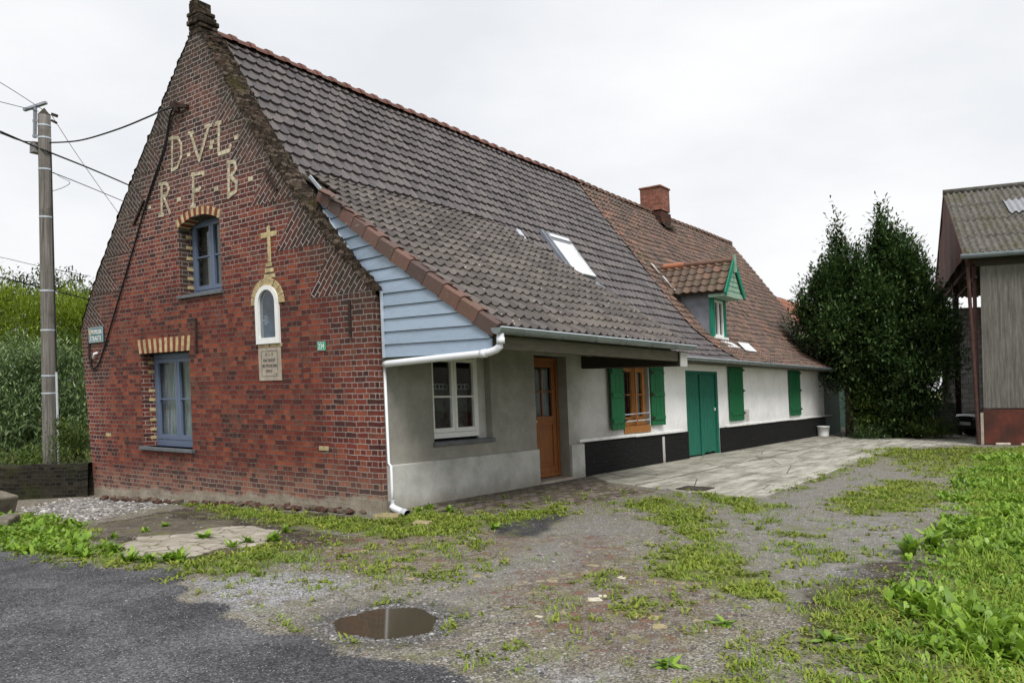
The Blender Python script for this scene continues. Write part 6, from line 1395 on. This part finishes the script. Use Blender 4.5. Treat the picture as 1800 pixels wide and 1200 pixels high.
tr('silver_willow', [(5, 640, 21, .95, .7), (55, 660, 21, .8, .8), (110, 625, 21, .75, .6), (130, 680, 21, .8, .9), (20, 720, 20.5, 1., .8), (100, 740, 20.5, .9, .8), (-50, 690, 21, 1.1, .9), (150, 740, 21, .7, .8), (-20, 770, 20.5, .9, .6), (60, 790, 20.5, .8, .5)], 30000, .15, 44, MT['silver'], 'silvery leaved willow bush just behind the utility pole', 50, 21, aspect=.22, upward=.25, droop=.3, shell=.75)
c = fwd(122, 16.5); c[2] = -.35; shrub('wild_bush', c, [(c[0], c[1], .25, .36, .36, .55), (c[0]+.2, c[1]-.2, .55, .25, .25, .4), (c[0]-.1, c[1]+.1, .75, .2, .2, .3)], 4200, .06, 45, MT['bush'], 'small wild bush between the pole foot and the gable corner')
c = fwd(25, 18); c[2] = -.35; shrub('bramble', c, [(c[0], c[1], -.05, 1.0, .8, .35), (c[0]-1, c[1]+1, -.05, .9, .8, .35), (c[0]+.7, c[1]-.5, -.1, .5, .5, .3)], 6500, .08, 46, MT['bush'], 'low bramble growing over the back of the garden wall')
# ------------------------------------------------------------------ barn
Bo = G(1731, 781); Bo[2] = 0
a_ = math.radians(11.7); gdir = np.array([math.cos(a_), math.sin(a_), 0]); ldir = np.array([math.sin(a_), -math.cos(a_), 0])
def bw(l, g_, z): return tuple(Bo+ldir*l+gdir*g_+np.array([0, 0, z]))
barn = thing('barn', tuple(Bo), 'open steel framed barn with corrugated roof and sheet clad side at the right', 'barn')
m = Mat('lichened_corrugated', .95, .15); n_ = m.noise(7, 8, .75); c_ = m.ramp(n_, [(.28, (.045, .042, .036)), (.5, (.115, .108, .095)), (.66, (.20, .19, .17)), (.82, (.40, .385, .355))]); c_ = m.mix(m.math('MULTIPLY', m.ss(m.noise(1.6, 6, .7), .48, .66), .6), c_, (.075, .07, .022)); MT['fibre'] = m.out(c_, None, m.bump(n_, .5, .01))
m = Mat('weathered_sheet', .9, .2); v = m.map(m.pos(), (6, 6, .5)); n_ = m.noise(3, 8, .72, v); c_ = m.ramp(n_, [(.3, (.07, .065, .057)), (.5, (.122, .115, .103)), (.72, (.20, .19, .175))]); c_ = m.mix(m.ss(m.noise(1.9, 6, .7, m.map(m.pos(), (7, 7, .9))), .70, .74), c_, (.5, .47, .38)); MT['sheet'] = m.out(c_, None, m.bump(n_, .4, .01))
m = Mat('rusted_plate', .85, .25); n_ = m.noise(1.7, 8, .7, m.map(m.pos(), (1, 1, .8))); c_ = m.ramp(n_, [(.3, (.03, .017, .014)), (.5, (.07, .026, .019)), (.66, (.12, .034, .022)), (.82, (.17, .05, .028))]); MT['rust'] = m.out(c_, None, m.bump(m.noise(25, 5), .3, .006))
MT['rustsheet'] = simple('rust_brown_sheet', (.085, .036, .028), .8, .25, var=.3, sc=2.5, dirt=.3); MT['steel'] = simple('rusty_steel', (.06, .03, .025), .8, .3, var=.4, sc=9)
MT['fibre_new'] = simple('pale_translucent_sheet', (.27, .28, .30), .5, .3, var=.15); MT['block_wall'] = None
EZ_, RZ_, WD = 5.45, 8.45, 10.9
def wavesheet(mb, l0, l1, P0, P1, pitch=.178, amp=.036, mi=0, rows=1, lift=.02):
    "corrugations run from P0 to P1 (each (g,z)), spaced along l"
    n = int((l1-l0)/pitch*8); vs_n = np.array([-(P1[1]-P0[1]), 0, (P1[0]-P0[0])]); L = math.hypot(P1[0]-P0[0], P1[1]-P0[1]); ng, nz_ = -(P1[1]-P0[1])/L, (P1[0]-P0[0])/L
    for r_ in range(rows):
        f0, f1 = r_/rows-(.02 if r_ else 0), (r_+1)/rows; vs = []
        for i in range(n+1):
            l = l0+(l1-l0)*i/n; h = amp*math.sin(2*math.pi*l/pitch)
            for f, e in ((f0, lift), (f1, 0.)):
                vs.append(bw(l, P0[0]+(P1[0]-P0[0])*f+ng*(h+e), P0[1]+(P1[1]-P0[1])*f+nz_*(h+e)))
        mb.add(vs, [(2*i, 2*i+2, 2*i+3, 2*i+1) for i in range(n)], mi)
mb = MB(); wavesheet(mb, -.45, 15, (-.3, EZ_-.08), (WD/2, RZ_), rows=4); wavesheet(mb, -.45, 15, (WD+.3, EZ_-.08), (WD/2, RZ_), rows=4); ro = mb.build('roof', MT['fibre'], barn, smooth=True)
mb = MB()
f0, f1 = .52, .74
P0, P1 = (-.3, EZ_-.08), (WD/2, RZ_); wavesheet(mb, 1.12, 6, (P0[0]+(P1[0]-P0[0])*f0-.03, P0[1]+(P1[1]-P0[1])*f0+.045), (P0[0]+(P1[0]-P0[0])*f1-.03, P0[1]+(P1[1]-P0[1])*f1+.045)); mb.build('roof_light', MT['fibre_new'], ro, smooth=True)
mb = MB(); mb.tube([bw(-.46, WD/2, RZ_+.02), bw(15, WD/2, RZ_+.02)], .11, 10); mb.build('ridge_cap', MT['fibre'], ro, smooth=True)
mb = MB(); n = 120; vs = []; 
for l, sgn in ((-.42, 1),):
    for i in range(n+1):
        f = i/n; g_ = -.2+(WD+.4)*f; zt = RZ_-abs(f-.5)*2*(RZ_-EZ_)-.05; h = .012*math.sin(2*math.pi*g_/.09); vs += [bw(l+h, g_, EZ_-.15), bw(l+h, g_, max(zt, EZ_-.149))]
mb.add(vs, [(2*i, 2*i+2, 2*i+3, 2*i+1) for i in range(n)]); mb.build('gable_sheeting', MT['rustsheet'], barn)
# verge roof underside overhang
mb = MB()
for a, b in (((-.3, EZ_-.1), (WD/2, RZ_-.05)), ((WD+.3, EZ_-.1), (WD/2, RZ_-.05))): mb.bar(bw(-.44, *a), bw(-.44, *b), .03, .12)
build_each(mb, 'bargeboard', MT['steel'], barn)
mb = MB(); n = 300; vs = []
for i in range(n+1):
    l = .0+14*i/n; h = .016*math.sin(2*math.pi*l/.12); vs += [bw(l, h, 1.03), bw(l, h, 5.05)]
mb.add(vs, [(2*i, 2*i+2, 2*i+3, 2*i+1) for i in range(n)]); mb.build('side_sheeting', MT['sheet'], barn, smooth=True)
mb = MB(); 
q = [bw(l, g_, z) for z in (.02, 1.0) for g_ in (-.02, .04) for l in (-.02, 14)]; mb.add(q, [(0, 1, 5, 4), (2, 6, 7, 3), (0, 4, 6, 2), (4, 5, 7, 6), (1, 3, 7, 5)]); mb.build('rusty_base_plate', MT['rust'], barn)
mb = MB(); mb.bar(bw(-.1, .02, 5.24), bw(14, .02, 5.24), .06, .36); mb.build('eave_beam', MT['beam'], barn)
mb = MB(); n = 9; vs = []
mb.tube([bw(-.5, -.36, EZ_-.14), bw(14, -.36, EZ_-.10)], .075, 10); mb.build('gutter', MT['zinc'], barn, smooth=True)
mb = MB(); mb.tube([bw(-.36, -.30, EZ_-.15), bw(-.30, -.02, EZ_-.4), bw(-.14, -.0, .02)], .05, 8); mb.build('downpipe', MT['steel'], barn)
for l, g_, wdt in ((-.12, .25, .16), (-.15, 5.5, .3), (-.15, 10.8, .3), (5, 10.8, .3), (10, 10.8, .3), (5, .3, .2), (10, .3, .2)):
    mb = MB(); z1 = 5.3; mb.bar(bw(l, g_, 0), bw(l, g_, z1), wdt*.6, wdt*.6, 0, tuple(gdir)); mb.build('post', MT['steel'], barn)
mb = MB(); mb.bar(bw(-.15, 0, 5.25), bw(-.15, WD, 5.25), .12, .2); mb.bar(bw(-.1, 0, 4.75), bw(-.1, WD, 4.75), .06, .06)
mb.bar(bw(-.1, .3, 4.7), bw(-.1, 3.4, 5.2), .05, .05)
for l in (5, 10): mb.bar(bw(l, 0, 5.25), bw(l, WD, 5.25), .12, .2)
build_each(mb, 'tie_beam', MT['steel'], barn)
m = Mat('concrete_block', .9, .15); rnd, mor = brick_nodes(m, m.uv(), .2, .45, .012, 1., .01); c_ = m.mix(mor, m.ramp(m.math('ADD', m.math('MULTIPLY', rnd, .4), m.math('MULTIPLY', m.noise(4, 6), .6)), [(.3, (.30, .295, .29)), (.8, (.48, .475, .47))]), (.12, .12, .12)); MT['block_wall'] = m.out(c_, None, m.bump(mor, -.5, .01))
mb = MB(); 
q = [bw(l, 10.95, z) for l, z in ((-.2, 0), (15, 0), (15, 4.9), (-.2, 4.9))]; mb.add(q, [(0, 1, 2, 3)], 0, .5, [(0, 0), (15, 0), (15, 4.9), (0, 4.9)])
mb.build('block_wall', MT['block_wall'], barn)
mb = MB(); mb.box(Bo[0]-.02, Bo[0]+.02, Bo[1]-.02, Bo[1]+.02, 0, .02)
q = G(1728, 779); mb = MB(); mb.bar(bw(-.05, -.02, .0), bw(-.05, -.02, .9), .07, .05); mb.build('stub_post', MT['stone'], barn)
for k, (l, ln) in enumerate(((.25, .35), (.85, .55), (1.6, .4))):
    mb = MB(); mb.bar(bw(l, -.12, .03), bw(l+ln, -.12, .04), .12, .06, 0, (0, 0, 1)); o = mb.build('footing_stone', MT['wstone'], None, ident, bevel=.012, loc=bw(l, -.12, 0)); tag(o, 'pale kerb stone lying under the rusty base plate of the barn', 'stone', 'kerb stones under the barn wall')
# small corrugated fence behind the bush
cf = fwd(1600, 25.2); cf2 = fwd(1680, 25.3); mb = MB(); n = 160; vs = []
for i in range(n+1):
    p = cf+(cf2-cf)*i/n; vs.append(p)
rows_ = 44; vs = []; dd_ = (cf2-cf)
for j in range(rows_+1):
    z = .1+1.0*j/rows_; h = .02*math.sin(2*math.pi*z/.12); nn = -camf*h
    vs += [cf+nn+np.array([0, 0, z]), cf2+nn+np.array([0, 0, z])]
mb.add(vs, [(2*j, 2*j+1, 2*j+3, 2*j+2) for j in range(rows_)]); o = mb.build('corrugated_fence', simple('green_grey_sheet', (.07, .085, .07), .7, .3, var=.3), None, ident, True, loc=tuple(cf)); tag(o, 'low ribbed grey green sheet fence between the laurel and the car', 'fence')
for k, (u, v) in enumerate([(1492, 765), (1500, 766), (1553, 762), (1573, 763), (1583, 763), (1620, 763)]):
    g = G(u, v); mb = MB(); r_ = .1+.05*(k % 3); n = 8; pts = [(g[0]+r_*random.uniform(.7, 1.2)*math.cos(6.283*j/n), g[1]+r_*random.uniform(.7, 1.2)*math.sin(6.283*j/n), 0) for j in range(n)]; mb.prism(pts, (.02, 0, .1+.03*(k % 2))); o = mb.build('edging_stone', MT['stone'], None, ident, bevel=.02, loc=(g[0], g[1], 0)); tag(o, 'rough stone edging the bed under the laurels', 'stone', 'stones edging the laurel bed')
# ------------------------------------------------------------------ car (nose showing from the barn)
MT['carpaint'] = simple('dark_blue_paint', (.008, .010, .018), .18, .6, var=.05); MT['chrome'] = simple('lamp_glass', (.75, .77, .8), .2, .6, 0., var=.2, sc=20); MT['tyre'] = simple('tyre_rubber', (.012, .012, .012), .85, .2); MT['plate'] = simple('plate_white', (.6, .6, .58), .5, .4)
cc_ = fwd(1696, 25.6); ca = a_-1.05; cf_ = np.array([math.cos(ca), math.sin(ca), 0]); cr_ = np.array([math.sin(ca), -math.cos(ca), 0])    # backwards from nose, and picture-right
car = thing('parked_car', tuple(cc_), 'dark hatchback nosing out from under the open end of the barn', 'car')
def cw(r, b, z): return tuple(cc_+cr_*r+cf_*b+np.array([0, 0, z]))
sec = [(0, .62, .28, .56, .62), (.12, .74, .24, .66, .72), (.5, .82, .22, .76, .80), (1.1, .84, .22, .88, .90), (1.35, .85, .22, .92, .95), (2.9, .85, .22, .95, .98), (3.7, .82, .24, .92, .96), (3.95, .74, .3, .85, .88)]
mb = MB(); vs = []; N_ = 12
for b, hw, zb, zs, zt in sec:
    vs += [cw(r, b, z) for r, z in ((-hw*.9, zb), (-hw, zb+.1), (-hw*1.02, (zb+zs)/2), (-hw*.98, zs), (-hw*.8, zt), (-hw*.3, zt+.03), (hw*.3, zt+.03), (hw*.8, zt), (hw*.98, zs), (hw*1.02, (zb+zs)/2), (hw, zb+.1), (hw*.9, zb))]
fs = [(i*N_+j, i*N_+(j+1) % N_, (i+1)*N_+(j+1) % N_, (i+1)*N_+j) for i in range(len(sec)-1) for j in range(N_)]+[tuple(range(N_)), tuple(range((len(sec)-1)*N_, len(sec)*N_))]
mb.add(vs, fs); mb.build('body', MT['carpaint'], car, smooth=False, bevel=.03)
mb = MB(); cab = [(1.25, .74, .95), (1.75, .62, 1.38), (2.9, .62, 1.44), (3.75, .68, .97)]; vs = []
for b, hw, z in cab: vs += [cw(-hw, b, z), cw(hw, b, z)]
vs += [cw(-.8, b, .93) for b in (1.25, 1.75, 2.9, 3.75)]+[cw(.8, b, .93) for b in (1.25, 1.75, 2.9, 3.75)]
mb.add(vs, [(0, 1, 3, 2), (2, 3, 5, 4), (4, 5, 7, 6), (0, 2, 9, 8), (2, 4, 10, 9), (4, 6, 11, 10), (1, 13, 12), (1, 3, 13), (3, 5, 14, 13), (5, 7, 15, 14)]); mb.build('cabin', MT['carpaint'], car)
mb = MB(); mb.add([cw(-.66, 1.3, 1.0), cw(.66, 1.3, 1.0), cw(.57, 1.70, 1.35), cw(-.57, 1.70, 1.35)], [(0, 1, 2, 3)])
mb.v = [tuple(np.array(p)-cf_*.03+np.array([0, 0, .02])) for p in mb.v]; mb.build('windscreen', MT['glass'], car)
for sgn in (-1, 1):
    mb = MB(); q = [cw(sgn*.36, -.0, .56), cw(sgn*.66, .09, .60), cw(sgn*.68, .16, .72), cw(sgn*.38, .06, .68)]; mb.prism([tuple(np.array(p)-cf_*.02) for p in q], tuple(cf_*.06)); mb.build('headlight', MT['chrome'], car, bevel=.01)
for b in (.72, 3.2):
    for sgn in (-1, 1):
        mb = MB(); mb.tube([cw(sgn*.66, b, .3), cw(sgn*.86, b, .3)], .3, 20); wh = mb.build('wheel', MT['tyre'], car); mb = MB(); mb.tube([cw(sgn*.85, b, .3), cw(sgn*.875, b, .3)], .19, 16); mb.build('rim', MT['zinclight'], wh)
mb = MB(); mb.prism([cw(-.26, -.035, .38), cw(.26, -.035, .38), cw(.26, -.035, .49), cw(-.26, -.035, .49)], tuple(cf_*.02)); mb.build('number_plate', MT['plate'], car)
mb = MB(); mb.prism([cw(-.3, -.02, .55), cw(.3, -.02, .55), cw(.3, 0.0, .64), cw(-.3, 0.0, .64)], tuple(cf_*.03)); mb.build('grille', MT['tyre'], car)
mb = MB(); mb.prism([cw(-.64, .01, .27), cw(.64, .01, .27), cw(.6, -.03, .53), cw(-.6, -.03, .53)], tuple(cf_*.1)); mb.build('bumper', MT['carpaint'], car, bevel=.02)
# ------------------------------------------------------------------ neighbouring roof behind
ob = thing('outbuilding', (25.2, 1.5, 0), 'low outbuilding with orange tiled roof showing behind the laurel', 'outbuilding')
mbt = tiles(lambda s, t: ((s, .6+t*.62, 2.3+t*.78), (0, -.78, .62)), 24.0, 31, 4.2, .24, .3, pan, n=5, jit=.008); MT['roof_orange'] = tile_mat('orange_tiles', [(.1, (.20, .085, .055)), (.9, (.34, .14, .085))], .3); mbt.build('roof', MT['roof_orange'], ob)
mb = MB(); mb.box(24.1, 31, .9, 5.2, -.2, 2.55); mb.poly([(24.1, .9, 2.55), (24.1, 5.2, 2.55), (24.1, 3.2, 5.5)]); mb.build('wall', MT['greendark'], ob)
